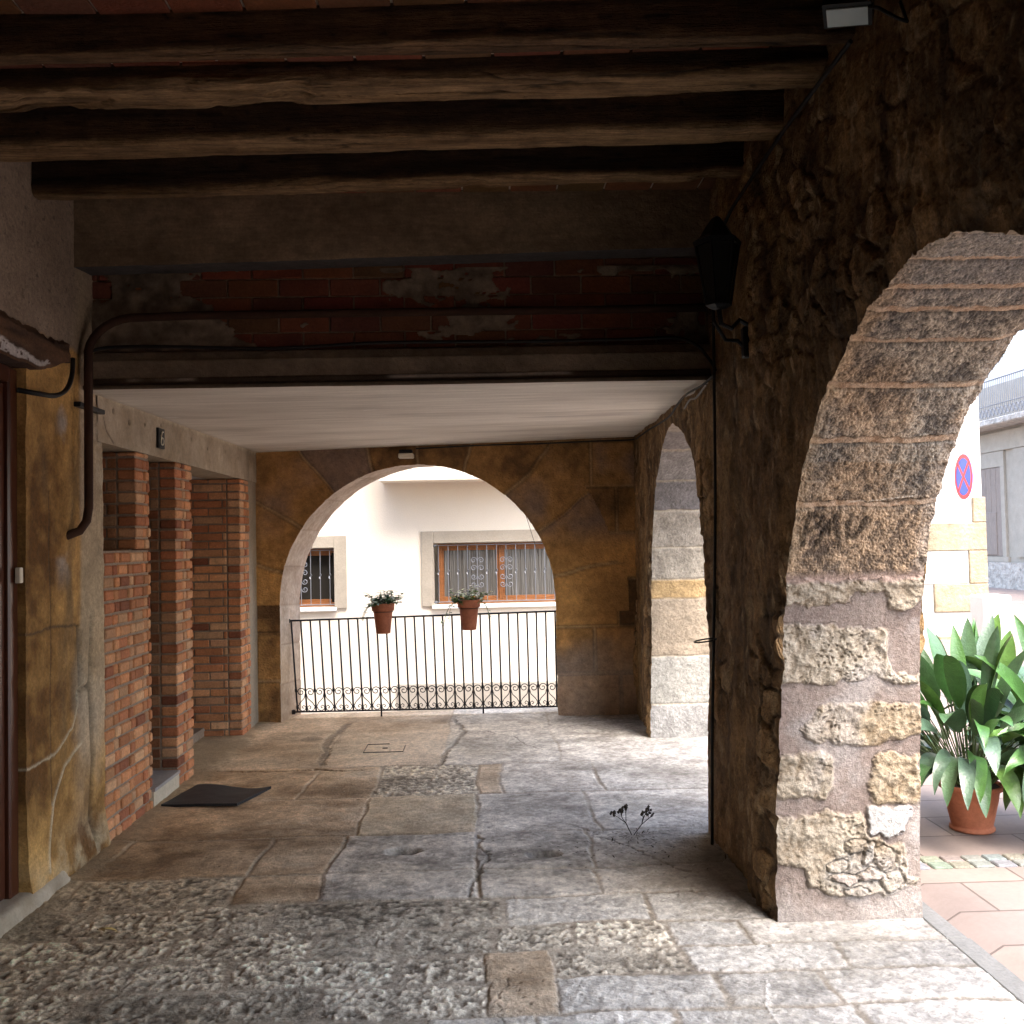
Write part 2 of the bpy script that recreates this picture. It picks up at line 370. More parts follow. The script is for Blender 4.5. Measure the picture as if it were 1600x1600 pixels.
for (mx, my, r) in ((-.45, 5.06, .07), (.28, 4.95, .065)):       # worn hollows
    d = np.hypot((X-mx)/1.6, Y-my)+.01*n2; q = 1-ss(r*.5, r, d); H -= .03*q; C = C*(1-.45*q[..., None])
d = np.hypot(X+1.45, Y-8.05); q = 1-ss(.085, .10, d); C = C*(1-.35*q[..., None])
# grit and dirt heaped along the foot of the pier and the left wall
db = ss(.0, 1, 1-np.abs(X-1.05)/.55-np.clip(Y-4.85, 0, 9)/.5-np.clip(4.45-Y, 0, 9)/.5+.35*n2+.2*n1)
H += .010*db; C = mixc(C, (.14, .10, .065), db*.8)
dl = 1-ss(.0, .18, X+2.04+.05*n2+.03*n1)
H += .012*dl; C = mixc(C, (.33, .25, .15), dl*.75)
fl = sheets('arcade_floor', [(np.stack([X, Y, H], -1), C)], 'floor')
tag(fl, 'worn uneven stone slabs and pebbly paving under the arcade', None, None, 'structure')
X, Y = gridxy(np.linspace(FX0, FX1, 160), np.linspace(-3.4, FY0+.01, 140))
n1 = fbm(X*6, Y*6, s=3); fl2 = sheets('arcade_floor', [(np.stack([X, Y, .004*n1], -1), mixc((.2, .17, .13), (.42, .4, .37), .5+n1))], 'floor')
tag(fl2, 'continuation of the stone paving nearest the viewer', None, None, 'structure')
mb = MB(); mb.box(FX0, FX1-.001, -3.4, 9.299, -.14, -.05); mb.build('floor_bed', 'concrete')['kind'] = 'structure'
mb = MB()
for a, b in ((-3.4, 3.8), (3.8, 4.9), (4.9, 9.3)):
    mb.bev(1.801, 1.90+.01*math.sin(a), a+.002, b, -.1, -.001, .008)
o = mb.build('kerb_strip', 'cement'); tag(o, 'pale cement kerb between arcade slabs and square', None, None, 'structure')
mc = MB()
for a in ((-.95, -.65, 7.47, 7.474), (-.95, -.78, 7.77, 7.774), (-.954, -.95, 7.47, 7.774), (-.65, -.646, 7.47, 7.70), (-.82, -.78, 7.61, 7.63)):
    mc.box(a[0], a[1], a[2], a[3], -.004, .0075)
o = mc.build('inspection_cover', 'iron'); tag(o, 'small square inspection cover outline set in the middle floor slab', 'cover')

# ================================================================== ARCADE WALL (right)
def xin(a, z):
    up = np.interp(a, [-4, 4.0, 5.2, 8.85, 9.4], [1.26, 1.26, 1.235, 1.42, 1.45])
    lo = np.interp(a, [-4, 4.0, 5.2, 7.7, 8.75, 9.4], [1.195, 1.195, 1.194, 1.328, 1.396, 1.42])
    t = ss(0, 1.3, z); return lo*(1-t)+up*t
def xout(a, z): return np.interp(a, [-4, 5, 9.4], [1.83, 1.83, 1.95])-.03*(1-ss(0, 1.3, z))
def arcpath(y0, y1, zc, n, dense=None):
    """parametric edge (far jamb up, over, down the near jamb). returns s,y,z,ny,nz (normal points into the masonry)"""
    r = (y1-y0)/2; yc = (y0+y1)/2; L1 = zc; L2 = math.pi*r; tot = 2*L1+L2
    if dense:
        s = np.concatenate([np.linspace(0, L1+L2*.55, int(n*dense)), np.linspace(L1+L2*.55, tot, int(n*(1-dense))+2)[1:]])
    else: s = np.linspace(0, tot, n)
    th = np.clip((s-L1)/r, 0, math.pi)
    y = yc+r*np.cos(th); z = np.where(s < L1, s, np.where(s > L1+L2, tot-s, zc+r*np.sin(th)))
    return s, y, z, np.cos(th), np.sin(th)*((s >= L1) & (s <= L1+L2))
def wallrelief(a, z):
    q = worley(a*3.1+.3*fbm(a*2, z*2, s=3), z*4.6+.3*fbm(a*2, z*2, s=4), 11)
    e = np.clip(q[1]-q[0], 0, .5)
    rg_ = 1-np.abs(fbm(a*3.2+1.3*fbm(a*1.1, z*1.1, s=23), z*1.5, s=24, o=5))*2
    h = .03*fbm(a*1.4, z*.8, s=21)+.006*ss(.02, .3, e)+.022*fbm(a*6, z*2.4, s=25, o=6, g=.6)+.014*rg_+.007*fbm(a*30, z*14, s=29, o=4)
    tone = .5+.5*fbm(a*3.5, z*1.6, s=33, o=5)+.3*(q[2]-.5)
    col = mixc((.09, .05, .022), (.46, .29, .135), np.clip(tone+.5*fbm(a*12, z*5, s=47, o=4), 0, 1))
    wa = a+.10*fbm(a*3.5, z*3.5, s=71, o=4)+.03*fbm(a*15, z*15, s=73); wz = z+.10*fbm(a*3.5, z*3.5, s=75, o=4)+.03*fbm(a*15, z*15, s=77)
    k1, k2, kid = worley(wa*5.2, wz*7.5, 79); ed = ss(.02, .20, k2-k1)
    on = ss(-.25, .1, fbm(a*1.3, z*1.1, s=85, o=3))
    h = h+on*(.016*ed*(.4+kid)); col = col*(1+on[..., None]*(.75*(kid-.45))[..., None]); col = mixc(col, (.085, .06, .04), on*(1-ed)*.75)
    hl = fbm(a*20, z*9, s=87, o=4); col = mixc(col, (.56, .42, .25), .6*ss(.22, .5, hl+.25*(kid-.5)))  # pale flecks: light caught on the stones, painted into the colour
    col = mixc(col, (.42, .28, .12), .5*ss(.1, .5, fbm(a*2.1, z*1.1, s=37)))
    col = mixc(col, (.05, .038, .028), .5*ss(.2, .6, fbm(a*7, z*1.7, s=43)))
    col = np.clip(col*1.15, 0, .7)
    return h, col
# --- soffit reliefs
sK = 267.
def P8(pts): return [(a, b) for a, b in pts]
PATCH = [
 [(205,150),(300,140),(430,160),(470,135),(600,150),(780,140),(778,200),(745,240),(690,292),(600,265),(590,210),(490,200),(440,240),(340,262),(205,245)],
 [(190,335),(300,325),(360,335),(440,345),(480,355),(560,355),(605,345),(620,400),(615,470),(645,545),(742,555),(742,600),(640,600),(560,560),(480,575),(360,590),(250,575),(180,570)],
 [(350,655),(430,660),(560,650),(745,665),(745,795),(660,820),(500,838),(400,820),(330,830),(265,780),(320,720)],
 [(160,875),(240,870),(360,855),(405,900),(408,1010),(385,1070),(300,1055),(200,1062),(160,1040)],
 [(560,880),(640,868),(745,880),(745,1085),(640,1085),(560,1090),(535,1000)],
 [(150,1130),(330,1105),(430,1110),(500,1115),(540,1150),(560,1215),(690,1245),(705,1330),(720,1385),(765,1400),(740,1425),(640,1460),(400,1455),(320,1430),(280,1345),(150,1320)],
]
def near_soffit(s, u, y, z):
    """thickness-wise u 0..1, along s. returns relief (positive = into opening) and colour"""
    cyy = 1600*(1433-850)/600-z*1500/4.03*(1600/600); cyy = (1433-850-z*372.2)*2.667
    xl = 165+55*np.clip(z/1.45, 0, 1); xr = 775-35*np.clip(z/.6, 0, 1)
    cx = xl+(xr-xl)*u
    nb = fbm(u*14, z*22, s=61, o=4); nf = fbm(u*34, s*60, s=63, o=3); nl = fbm(u*3, z*4, s=65, o=4)
    h = .004*nl+.0015*nf; col = mixc((.27, .20, .175), (.44, .37, .33), np.clip(.45+.6*nl+.35*nf, 0, 1))
    jx, jy = cx+26*nb+7*nf, cyy+26*fbm(u*14+9, z*22, s=67, o=4)+7*nf
    pit = worley(u*22+nb, z*40+nb, 5)
    for i, pl in enumerate(PATCH):
        d = polysd(jx, jy, pl); m = ss(6, -12, d); tone = (.0, .08, -.04, 0, -.02, .02)[i]
        pc = mixc((.34, .26, .18), (.60, .53, .43), np.clip(.55+tone+.5*nb+.5*nf+.3*nl-.28*ss(.32, .1, pit[0])*(vn(u*9, z*14, s=2) > 0), 0, 1))
        if i in (2, 4): pc = pc*np.array((.98, .93, .84))
        edge = ss(-2, -16, d)*(1-ss(-16, -60, d))
        hh = .010+.004*edge+.015*nb+.006*nf-.010*ss(.35, .05, pit[0])*ss(-.1, .3, fbm(u*6, z*9, s=2))
        h = h*(1-m)+hh*m; col = mixc(col, pc, m)
        rim = np.exp(-(np.maximum(d, 0)/4.)**2)*(d > 0)*ss(-.3, .4, fbm(u*6, z*9, s=68+i)); h = h-.006*rim*(1-m); col = col*(1-.30*rim*(1-m))[..., None]
    # chalky plaster patch and little rubble fill low on the pier
    d = polysd(jx, jy, [(540,1095),(700,1095),(700,1140),(680,1200),(640,1212),(560,1205),(545,1150)]); m = ss(6, -6, d)
    h = h*(1-m)+(.02+.003*nf)*m; col = mixc(col, (.66, .65, .64), m*.9)
    for cx0, cy0, rx, ry, hh, cc in ((545,1290,28,40,.03,(.56,.54,.52)), (455,1380,60,18,.022,(.5,.36,.29)), (560,1370,55,22,.024,(.5,.37,.30)), (500,1250,40,30,.016,(.46,.38,.29)), (610,1300,40,45,.012,(.44,.36,.28)), (640,1400,45,40,.012,(.46,.39,.3)), (500,1430,50,18,.014,(.5,.42,.33)), (420,1330,40,25,.012,(.5,.43,.33))):
        d = np.hypot((jx-cx0)/rx, (jy-cy0)/ry); m = ss(1.05, .75, d); h = h+hh*.6*m-.010*np.exp(-((d-1.12)/.12)**2); col = mixc(col, cc, m*.7); col = col*(1-.4*np.exp(-((d-1.12)/.12)**2))[..., None]
    # efflorescence
    m = ss(.1, .55, fbm(u*4+3, z*5, s=71, o=4))*(z < 1.25); col = mixc(col, (.60, .57, .56), m*.45)
    m = ss(.16, .0, z+.05*nb); col = mixc(col, (.46, .42, .40), m*.6); h = h+.012*m
    # voussoirs above
    col = col*np.array((.64, .635, .61))
    up = ss(1.42, 1.47, z+.012*nb)
    th = np.degrees(np.arctan2(z-1., y-2.631))+.5*nl+.3*nb
    js = np.array([31.8, 44.1, 55.7, 66., 73.3, 79.7, 87., 97, 108, 119, 131, 143, 155])
    dj = np.min(np.abs(th[..., None]-js), -1)*math.pi/180*1.374
    bi = np.searchsorted(js, th.ravel()).reshape(th.shape)
    chis = worley((u*.6*1.0+s*.12)*120, s*85+u*2, 9); c2 = fbm(u*36, s*44, s=81, o=4, g=.65); c3 = fbm(u*5, s*7, s=83, o=4)
    vh = .010+.006*(.45-chis[0])*1.4+.007*c2+.006*c3
    t = np.clip(.36+1.0*c2+.45*(.42-chis[0])+.55*c3, 0, 1)
    vc = mixc((.10, .088, .078), (.45, .385, .30), t)
    tone = _h(bi.astype(np.int64), bi.astype(np.int64)*0, bi.astype(np.int64)*0, 5)[..., None]
    vc = vc*(1+.5*(tone-.5))
    vc = mixc(vc, vc*np.array((1.12, .92, .74)), ss(-.1, .5, fbm(u*2.5, s*2.5, s=91)+.25*(th < 40)))
    vc = mixc(vc, (.40, .38, .36), .35*ss(70, 84, th))
    wj = .018+.012*vn(bi*3.3, 1.5, 0, 4); dk_ = np.exp(-((dj+.006*nb-wj*.9)/.006)**2); vh = vh-.008*dk_; vc = vc*(1-.55*dk_)[..., None]
    mj = 1-ss(wj*.5, wj*1.15, dj+.006*nb); mc = mixc((.34, .21, .125), (.54, .40, .28), np.clip(.5+.8*nf+.4*nb, 0, 1))
    vh = vh*(1-mj)+(.005+.007*nb)*mj; vc = mixc(vc, mc, mj*.95*ss(-.45, .05, fbm(u*4+bi*3.1, s*6, s=97, o=3)+.12))
    gx, gy = 8*(1247+u*208-1220)+10*nf, 8*(798+(31.8-th)/.132-780)+10*nb      # faded brushed letters
    sk = np.full(u.shape, 1e9)
    for st_ in ([(375, 250), (360, 420), (345, 590)], [(385, 255), (500, 255), (555, 320), (520, 385), (400, 440)], [(680, 300), (600, 430), (525, 595)], [(680, 300), (730, 440), (780, 595)], [(600, 430), (730, 430)], [(870, 290), (850, 400), (885, 510), (960, 515), (1030, 420), (1055, 310)]):
        sk = np.minimum(sk, segd(gx, gy, st_))
    vc = vc*(1-.72*ss(48, 22, sk)*ss(-.6, .1, nf+.2))[..., None]
    edge_l = 1-ss(.0, .10, u+.03*nb); vc = mixc(vc, (.50, .37, .23), .45*edge_l)
    edge_r = ss(.88, 1., u+.04*nb); vc = mixc(vc, (.50, .42, .34), .5*edge_r); vh = vh-.012*edge_r*ss(0, .4, nb+.3)
    ml = ss(1.405, 1.42, z+.01*nb)*(1-up); col = mixc(col, (.36, .26, .21), ml)
    h = h*(1-up)+vh*up; col = mixc(col, vc, up)
    sc_ = np.exp(-((s-1.78-.06*(u-.5)+.004*nb)/.0035)**2)*ss(.35, .4, u)*(1-ss(.8, .85, u)); col = mixc(col, (.62, .54, .44), sc_*.8)
    return h, col
def ashlar_soffit(zj, seed, cols):
    zj = np.array(zj)
    def f(s, u, y, z):
        nb = fbm(u*8, s*14, s=seed, o=4); nf = fbm(u*34, s*60, s=seed+2, o=3); nl = fbm(u*2.5, s*3, s=seed+4)
        ang = np.where(z < zj[-1]+.3, z, z)
        dj = np.min(np.abs((ang+.006*nb)[..., None]-zj), -1); bi = np.searchsorted(zj, ang.ravel()).reshape(z.shape)
        base = np.array(cols)[np.clip(bi, 0, len(cols)-1)]
        h = .005*nb+.003*nf+.006*(_h(bi.astype(np.int64), bi.astype(np.int64)*0, bi.astype(np.int64)*0, seed)-.5)
        c = base*(1+.22*nb+.25*nf+.15*nl)[..., None]
        m = 1-ss(.004, .011, dj); h = h-.007*m; c = mixc(c, (.50, .42, .31), m*.6)
        return h, c
    return f
a2cols = [(.32,.31,.29),(.33,.315,.275),(.31,.25,.18),(.38,.26,.125),(.34,.30,.24),(.34,.30,.245),(.19,.175,.17),(.25,.23,.215),(.24,.215,.20),(.30,.25,.24),(.3,.26,.24)]
arch2 = ashlar_soffit([.27, .655, 1.118, 1.273, 1.53, 1.82, 2.04, 2.25, 2.36], 101, a2cols)
plain = ashlar_soffit([.4, .8, 1.1, 1.5, 1.8, 2.1, 2.3], 131, [(.45, .38, .3)]*8)
aw = empty('arcade_wall', (1.5, 3, 0), 'thick dark rubble stone wall on the right pierced by round arches', 'wall')
TOP = 3.62
def bay(a0, a1, y0, y1, zc, soff, n, nu, face_da, dense=None, fname='masonry', sname='arch_soffit', lab=None):
    s, y, z, cn, sn = arcpath(y0, y1, zc, n, dense)
    u = np.linspace(0, 1, nu); S, U = gridxy(s, u)
    Yp, Zp, CN, SN = [np.repeat(q[:, None], nu, 1) for q in (y, z, cn, sn)]
    if soff is near_soffit: Zp = Zp+.045*np.exp(-((Yp-2.48)/.34)**2)*ss(1.6, 2.1, Zp)     # slightly uneven old crown
    h, c = soff(S, U, Yp, Zp)
    chip = .012*np.clip(fbm(S*9, U*0, s=7, o=4)+.1, 0, 1)*(np.exp(-U/.05)+np.exp(-(1-U)/.05))   # worn arrises
    h = h-chip
    Yd = Yp-CN*h; Zd = np.maximum(Zp-SN*h, -.03)
    XI = xin(Yp, Zp); XO = xout(Yp, Zp)
    hr, _ = wallrelief(Yd[:, 0], Zd[:, 0]); hr = hr*.35
    XI2 = XI-(hr)[:, None]
    X = XI2+(XO-XI2)*U
    soffit = (np.stack([X, Yd, Zd], -1), c)
    # faces
    def face(col_idx, xf, inner):
        ye, ze, xe = Yd[:, col_idx], Zd[:, col_idx], X[:, col_idx]
        out = []
        r = (y1-y0)/2; L1 = zc; L2 = math.pi*r
        def pos(A, Zz, xedge, t):
            hh, cc = wallrelief(A, Zz)
            base = xin(A, Zz)-hh if inner else xout(A, Zz)+hh*.5
            k = ss(0, .12, t)
            Xx = xedge*(1-k)+base*k
            return (np.stack([Xx, A, Zz], -1), cc)
        # above the arch: verticals from the edge to the top
        i0, i1 = np.searchsorted(s, [L1, L1+L2]); sel = np.arange(i0, i1+1); sel = np.clip(sel, 0, len(s)-1)
        step = 1 if inner and dense else 2; sel = np.unique(np.concatenate([sel[::step], sel[-1:]]))
        nz = max(30, int((TOP-zc)/face_da)); t = np.linspace(0, 1, nz)**1.5
        T, A = np.meshgrid(t, ye[sel]); Zz = ze[sel][:, None]*(1-T)+TOP*T
        out.append(pos(A, Zz, xe[sel][:, None]*np.ones_like(T), (Zz-ze[sel][:, None])))
        # piers: horizontals from the jamb edge outwards
        for far in (True, False):
            if far: idx = np.arange(0, i0+1); aend = a1
            else: idx = np.arange(i1, len(s)); aend = a0
            idx = np.unique(np.concatenate([idx[::step], idx[-1:]]))
            order = idx if far else idx[::-1]
            ze_, ye_, xe_ = ze[order], ye[order], xe[order]
            nzu = int((TOP-ze_[-1])/face_da); zz = np.linspace(ze_[-1], TOP, nzu)[1:]
            kk = sel[0] if far else sel[-1]
            zs_ = np.concatenate([ze_, zz]); ys_ = np.concatenate([ye_, np.full(len(zz), ye_[-1])]); xs_ = np.concatenate([xe_, np.full(len(zz), xe_[-1])])
            na = max(12, int(abs(aend-ye_[0])/face_da)); t = np.linspace(0, 1, na)
            T, Z2 = np.meshgrid(t, zs_); A = ys_[:, None]*(1-T)+aend*T
            edist = np.abs(A-ys_[:, None])+np.clip(Z2-ze_[-1], 0, 9)
            out.append(pos(A, Z2, xs_[:, None]*np.ones_like(T), edist))
        return out
    F = face(0, xin, True)+face(-1, xout, False)
    sheets(fname, F, 'rubblewall', aw)
    o = sheets(sname, [soffit], 'pitted' if soff is near_soffit else 'stone', aw)
    if lab: o['label'] = lab
bay(.9, 4.62, 1.345, 4.005, 1.04, near_soffit, 1500, 190, .012, .86, lab='near arch underside of pitted voussoirs above a patchy pale stone pier')
bay(4.62, 9.25, 5.25, 7.74, 1.12, arch2, 700, 90, .015, .62, lab='narrow looking second arch with pale ashlar reveal')
Ys_, Zs_ = gridxy(np.linspace(-3.4, .9, 90), np.linspace(-.03, TOP, 70)); h_, c_ = wallrelief(Ys_, Zs_)
sheets('masonry', [(np.stack([xin(Ys_, Zs_)-h_, Ys_, Zs_], -1), c_), (np.stack([xout(Ys_, Zs_)+h_*.5, Ys_, Zs_], -1), c_)], 'stone', aw)
mb = MB(); mb.box(1.26, 1.95, -3.4, 9.25, TOP, TOP+.02); mb.build('masonry', 'stone', aw)

# ================================================================== FAR ARCH WALL
fw = empty('end_wall', (-.6, 9, 0), 'brown stone end wall with the round arch over the railing', 'wall')
def endrelief(x, z):
    cx, cz = -.606, 1.07
    r = np.hypot(x-cx, z-cz)+.02*fbm(x*3, z*3, s=3); th = np.degrees(np.arctan2(z-cz, x-cx))+3*fbm(x*2, z*2, s=6)
    k = np.floor((th+9)/19.5).astype(np.int64); dth = np.abs(((th+9)/19.5)%1-.5)
    ring = (z > cz-.12) & (r < 1.95+.22*(_h(k, k*0, k*0, 3)-.5))
    rowi = np.floor((z+.05)/.43).astype(np.int64); ci = np.floor((x+.23*(rowi % 2))/.62).astype(np.int64)
    bid = np.where(ring, _h(k, k*0, k*0, 17), _h(rowi, ci, rowi*0, 19))
    n1 = fbm(x*2.6, z*2.6, s=201, o=5); n2 = fbm(x*14, z*14, s=203, o=4)
    dj = np.where(ring, (.5-dth)*19.5*math.pi/180*r, np.minimum(np.abs((z+.05)/.43-np.round((z+.05)/.43))*.43, np.abs((x+.23*(rowi % 2))/.62-np.round((x+.23*(rowi % 2))/.62))*.62))
    c = mixc((.11, .06, .025), (.50, .28, .10), np.clip(.5+.7*n1+1.0*(bid-.5)+.25*n2, 0, 1))
    c = np.clip(c*np.array((1.3, 1.25, 1.15)), 0, .7)
    c = mixc(c, (.15, .125, .13), .75*ss(.55, .8, bid+.35*n1)*ss(1.5, 1.8, z))
    m = np.exp(-(dj/.012)**2); c = c*(1-.5*np.exp(-((dj-.014)/.008)**2))[..., None]; c = mixc(c, (.46, .32, .17), m*.75*ss(-.3, .3, n1+.2))
    c = mixc(c, (.30, .27, .25), .6*(1-ss(.45, .8, z+.2*n1))*(x > .5))
    h = .012*n1+.005*n2+.012*(bid-.5)-.006*m
    pl = ((x > .64) & (z < .25)); h = h+.03*ss(.26, .24, z)*(x > .6)
    return h, c
def build_end():
    f = (-.606, 1.07, 1.262, 8.85); b = (-.465, 1.045, 1.30, 9.27)
    n = 520; L1 = 1.07; L2 = math.pi*1.262; s = np.linspace(0, 2*L1+L2, n)
    th = np.clip((s-L1)/1.262, 0, math.pi)
    def edge(q, push):
        x = q[0]+(q[2]+push)*np.cos(th); z = np.where(s < L1, s*q[1]/L1, np.where(s > L1+L2, (2*L1+L2-s)*q[1]/L1, q[1]+(q[2]+push)*np.sin(th)))
        return x, z
    nu = 60; U = np.linspace(0, 1, nu)[None]
    fx, fz = edge(f, 0); bx, bz = edge(b, 0)
    Xs = fx[:, None]*(1-U)+bx[:, None]*U; Zs = fz[:, None]*(1-U)+bz[:, None]*U; Ys = 8.85+(.42)*U*np.ones((n, 1))
    S2 = s[:, None]*np.ones_like(U); U2 = U*np.ones((n, 1))
    nn = fbm(S2*10, U2*5, s=301, o=4); nf = fbm(S2*50, U2*22, s=303, o=3); chis = np.sin(S2*2*np.pi/.02+3*nn)
    kk = np.floor(S2/.36).astype(np.int64); t = _h(kk, kk*0, kk*0, 44)
    h = .006*nn+.002*nf
    jd = np.abs(S2/.36-np.round(S2/.36))*.36; m = np.exp(-(jd/.007)**2); h = h-.006*m
    c = mixc((.30, .22, .16), (.62, .52, .42), np.clip(.55+.4*nn+.3*nf+.35*(t-.5), 0, 1)); c = mixc(c, (.25, .18, .12), m*.5)
    low = ss(1.0, .4, Zs)[..., None]; c = c*(1-low)+c*np.array((1.02, .96, .85))*low
    cn = np.cos(th)[:, None]; sn = (np.sin(th)*((s >= L1) & (s <= L1+L2)))[:, None]
    Xs = Xs-cn*h; Zs = Zs-sn*h
    o = sheets('arch_soffit', [(np.stack([Xs, Ys, Zs], -1), c)], 'smooth_stone', fw)
    outs = []
    for col, inner in ((0, True), (-1, False)):
        ex, ez, ey = Xs[:, col], Zs[:, col], Ys[:, col]
        i0, i1 = np.searchsorted(s, [L1, L1+L2])
        XR, XL = 1.55, -3.3
        def pos(A, Zz, d):
            hh, cc = endrelief(A, Zz); k = ss(0, .08, d)
            yy = (8.85-hh*k) if inner else (9.27+hh*k); return (np.stack([A, yy, Zz], -1), cc)
        sel = np.arange(i0, i1+1); t = np.linspace(0, 1, 90)**1.2
        T, A = np.meshgrid(t, ex[sel]); Zz = ez[sel][:, None]*(1-T)+2.9*T
        outs.append(pos(A, Zz, Zz-ez[sel][:, None]))
        for right in (True, False):
            idx = np.arange(0, i0+1) if right else np.arange(i1, n)[::-1]
            ze_, xe_ = ez[idx], ex[idx]; zz = np.linspace(ze_[-1], 2.9, 100)[1:]
            zs_ = np.concatenate([ze_, zz]); xs_ = np.concatenate([xe_, np.full(len(zz), xe_[-1])])
            end = XR if right else XL
            T, Z2 = np.meshgrid(np.linspace(0, 1, 90), zs_); A = xs_[:, None]*(1-T)+end*T
            outs.append(pos(A, Z2, np.abs(A-xs_[:, None])+np.clip(Z2-ze_[-1], 0, 9)))
    sheets('masonry', outs, 'ashlar', fw)
build_end()

# ================================================================== LEFT WALL
LX = -2.07
def leftrelief(y, z):
    n1 = fbm(y*2.2, z*1.6, s=401, o=5); n2 = fbm(y*12, z*12, s=403, o=4); n3 = fbm(y*1.3, z*.7, s=405)
    zb = 2.62+.05*n2
    st = mixc((.14, .065, .016), (.62, .365, .12), np.clip(.5+1.0*n1+.4*n2, 0, 1))
    # dark streaks and big ashlar joints
    st = mixc(st, (.13, .09, .05), .7*ss(.15, .5, fbm(y*5, z*1.0, s=411))*ss(.2, .9, z))
    st = mixc(st, (.50, .44, .35), .6*ss(.0, .5, fbm(y*1.8+3, z*1.2, s=413))*ss(4.85, 5.05, y))
    st = mixc(st, (.42, .42, .42), .55*ss(.15, .45, fbm(y*4+3, z*4, s=415))*ss(1.35, 1.6, z)*ss(4.7, 4.8, y))
    h = .012*n1+.006*n2
    for pts, w, d in (([(4.42, 1.22), (4.7, 1.23), (4.98, 1.22)], .008, .006), ([(4.66, 1.9), (4.67, .4)], .006, .004), ([(4.98, 1.2), (5.0, .9), (4.97, .85)], .02, .02),
                      ([(5.14, 1.25), (5.12, .9), (5.15, .5), (5.12, .2), (5.16, .05)], .02, .025), ([(4.98, .88), (5.12, .9)], .016, .02),
                      ([(4.42, .62), (4.7, .63), (4.9, .72), (5.05, .95)], .007, -.004), ([(4.6, .1), (4.68, .4), (4.8, .55), (5.0, .62)], .01, -.006)):
        q = np.exp(-(segd(y+.02*n2, z+.02*n2, pts)/w)**2); h = h-d*q
        st = mixc(st, (.08, .055, .035) if d > 0 else (.58, .5, .36), q*.75)
    st = mixc(st, (.45, .37, .24), .7*ss(.30, .0, z+.12*n1)*ss(-.3, .4, n2+.1))
    h = h+.03*ss(.22, .0, z+.05*n1)
    pl = mixc((.28, .20, .135), (.44, .345, .26), np.clip(.5+.5*n3+.3*n1, 0, 1))
    spk = (vn(y*55, z*55, s=421) > .82); pl = mixc(pl, (.16, .12, .09), spk*.8)
    pl = mixc(pl, (.45, .35, .2), .5*ss(4.86, 5.0, y)*ss(0, .4, n1+.2))
    m = ss(-.03, .02, z-zb)
    m2 = ss(4.97, 5.03, y+.02*n2)      # smoother grey-tan plaster band by the bricks
    st2 = mixc((.30, .25, .17), (.46, .39, .29), np.clip(.5+.6*n1+.3*n2, 0, 1))
    st = mixc(st, st2, m2*.8*ss(.4, 1.3, z))
    st = np.clip(st*1.2, 0, .75); c = mixc(st, pl, m); h = h*(1-m)+(.008+.004*n1+.002*n2)*m
    return h, c
lw = empty('side_wall', (-2.1, 4.8, 0), 'stained ochre stone wall between the brown door and the brick piers', 'wall')
Yg, Zg = gridxy(np.linspace(4.42, 5.30, 230), np.linspace(-.03, 3.6, 800))
h, c = leftrelief(Yg, Zg); A1 = (np.stack([LX+h, Yg, Zg], -1), c)
e0, c0 = leftrelief(np.full((20, 800), 4.42), np.repeat(Zg[:1], 20, 0))
Xg = np.linspace(0, 1, 20)[:, None]; A2 = (np.stack([(LX+e0)*(1-Xg)+(-2.4)*Xg, 4.42+0*e0, np.repeat(Zg[:1], 20, 0)], -1), c0)
e1, c1 = leftrelief(np.full((20, 800), 5.30), np.repeat(Zg[:1], 20, 0))
A3 = (np.stack([(LX+e1)*(1-Xg)+(-2.4)*Xg, 5.30+0*e1, np.repeat(Zg[:1], 20, 0)], -1), c1)
Yh, Zh = gridxy(np.linspace(3.1, 4.42, 160), np.linspace(2.46, 3.6, 160)); h, c = leftrelief(Yh, Zh+.3); 
B1 = (np.stack([LX+h, Yh, Zh], -1), c)
Yi, Zi = gridxy(np.linspace(-3.4, 3.1, 120), np.linspace(-.03, 3.6, 90)); h, c = leftrelief(Yi+7, Zi); C1 = (np.stack([LX+h*.7, Yi, Zi], -1), c)
sheets('stonework', [A1, A2, A3, B1, C1], 'stone', lw)
# timber lintel over the door with flaking white paint underneath
lt = MB(); xs = LX+.05
N = 40
top = []; bot = []
dl_ = empty('door_lintel', (-2.05, 4, 2.5), 'rough dark timber lintel above the brown door with flaking white paint', 'lintel')
Yj, Zj = gridxy(np.linspace(3.1, 4.83, 160), np.linspace(0, 1, 30))
zt = 2.625+.02*fbm(Yj*5, 0*Yj, s=501)+.02*fbm(Yj*25, 0*Yj, s=503); zb = 2.44+.10*ss(4.45, 4.83, Yj)+.012*fbm(Yj*9, 0*Yj, s=505)
Zl = zb*(1-Zj)+zt*Zj
n1 = fbm(Yj*4, Zl*30, s=507); xx = LX+.045-.03*ss(.8, 1, Zj)-.02*ss(4.78, 4.83, Yj)+.008*n1
cc = mixc((.045, .022, .012), (.15, .075, .035), np.clip(.5+n1, 0, 1))
ytri = 4.58-Yj; dpt = .022+.05*ss(0, .6, ytri)
wp = ss(.0, .008, dpt*.9-(Zl-zb-.02)+.006*fbm(Yj*60, Zl*60, s=509))*(ytri > 0)*ss(.016, .02, Zl-zb)*(fbm(Yj*40, Zl*90, s=511) > -.35)
cc = mixc(cc, (.62, .58, .55), wp*.9)
us = np.linspace(0, 1, 6)[None]; yb = np.linspace(3.1, 4.83, 160)[:, None]
und = (np.stack([xx[:, :1]*(1-us)-2.35*us, yb+0*us, zb[:, :1]+0*us], -1), np.array((.06, .03, .02)))
sheets('timber', [(np.stack([xx, Yj, Zl], -1), cc), und], 'stone', dl_)
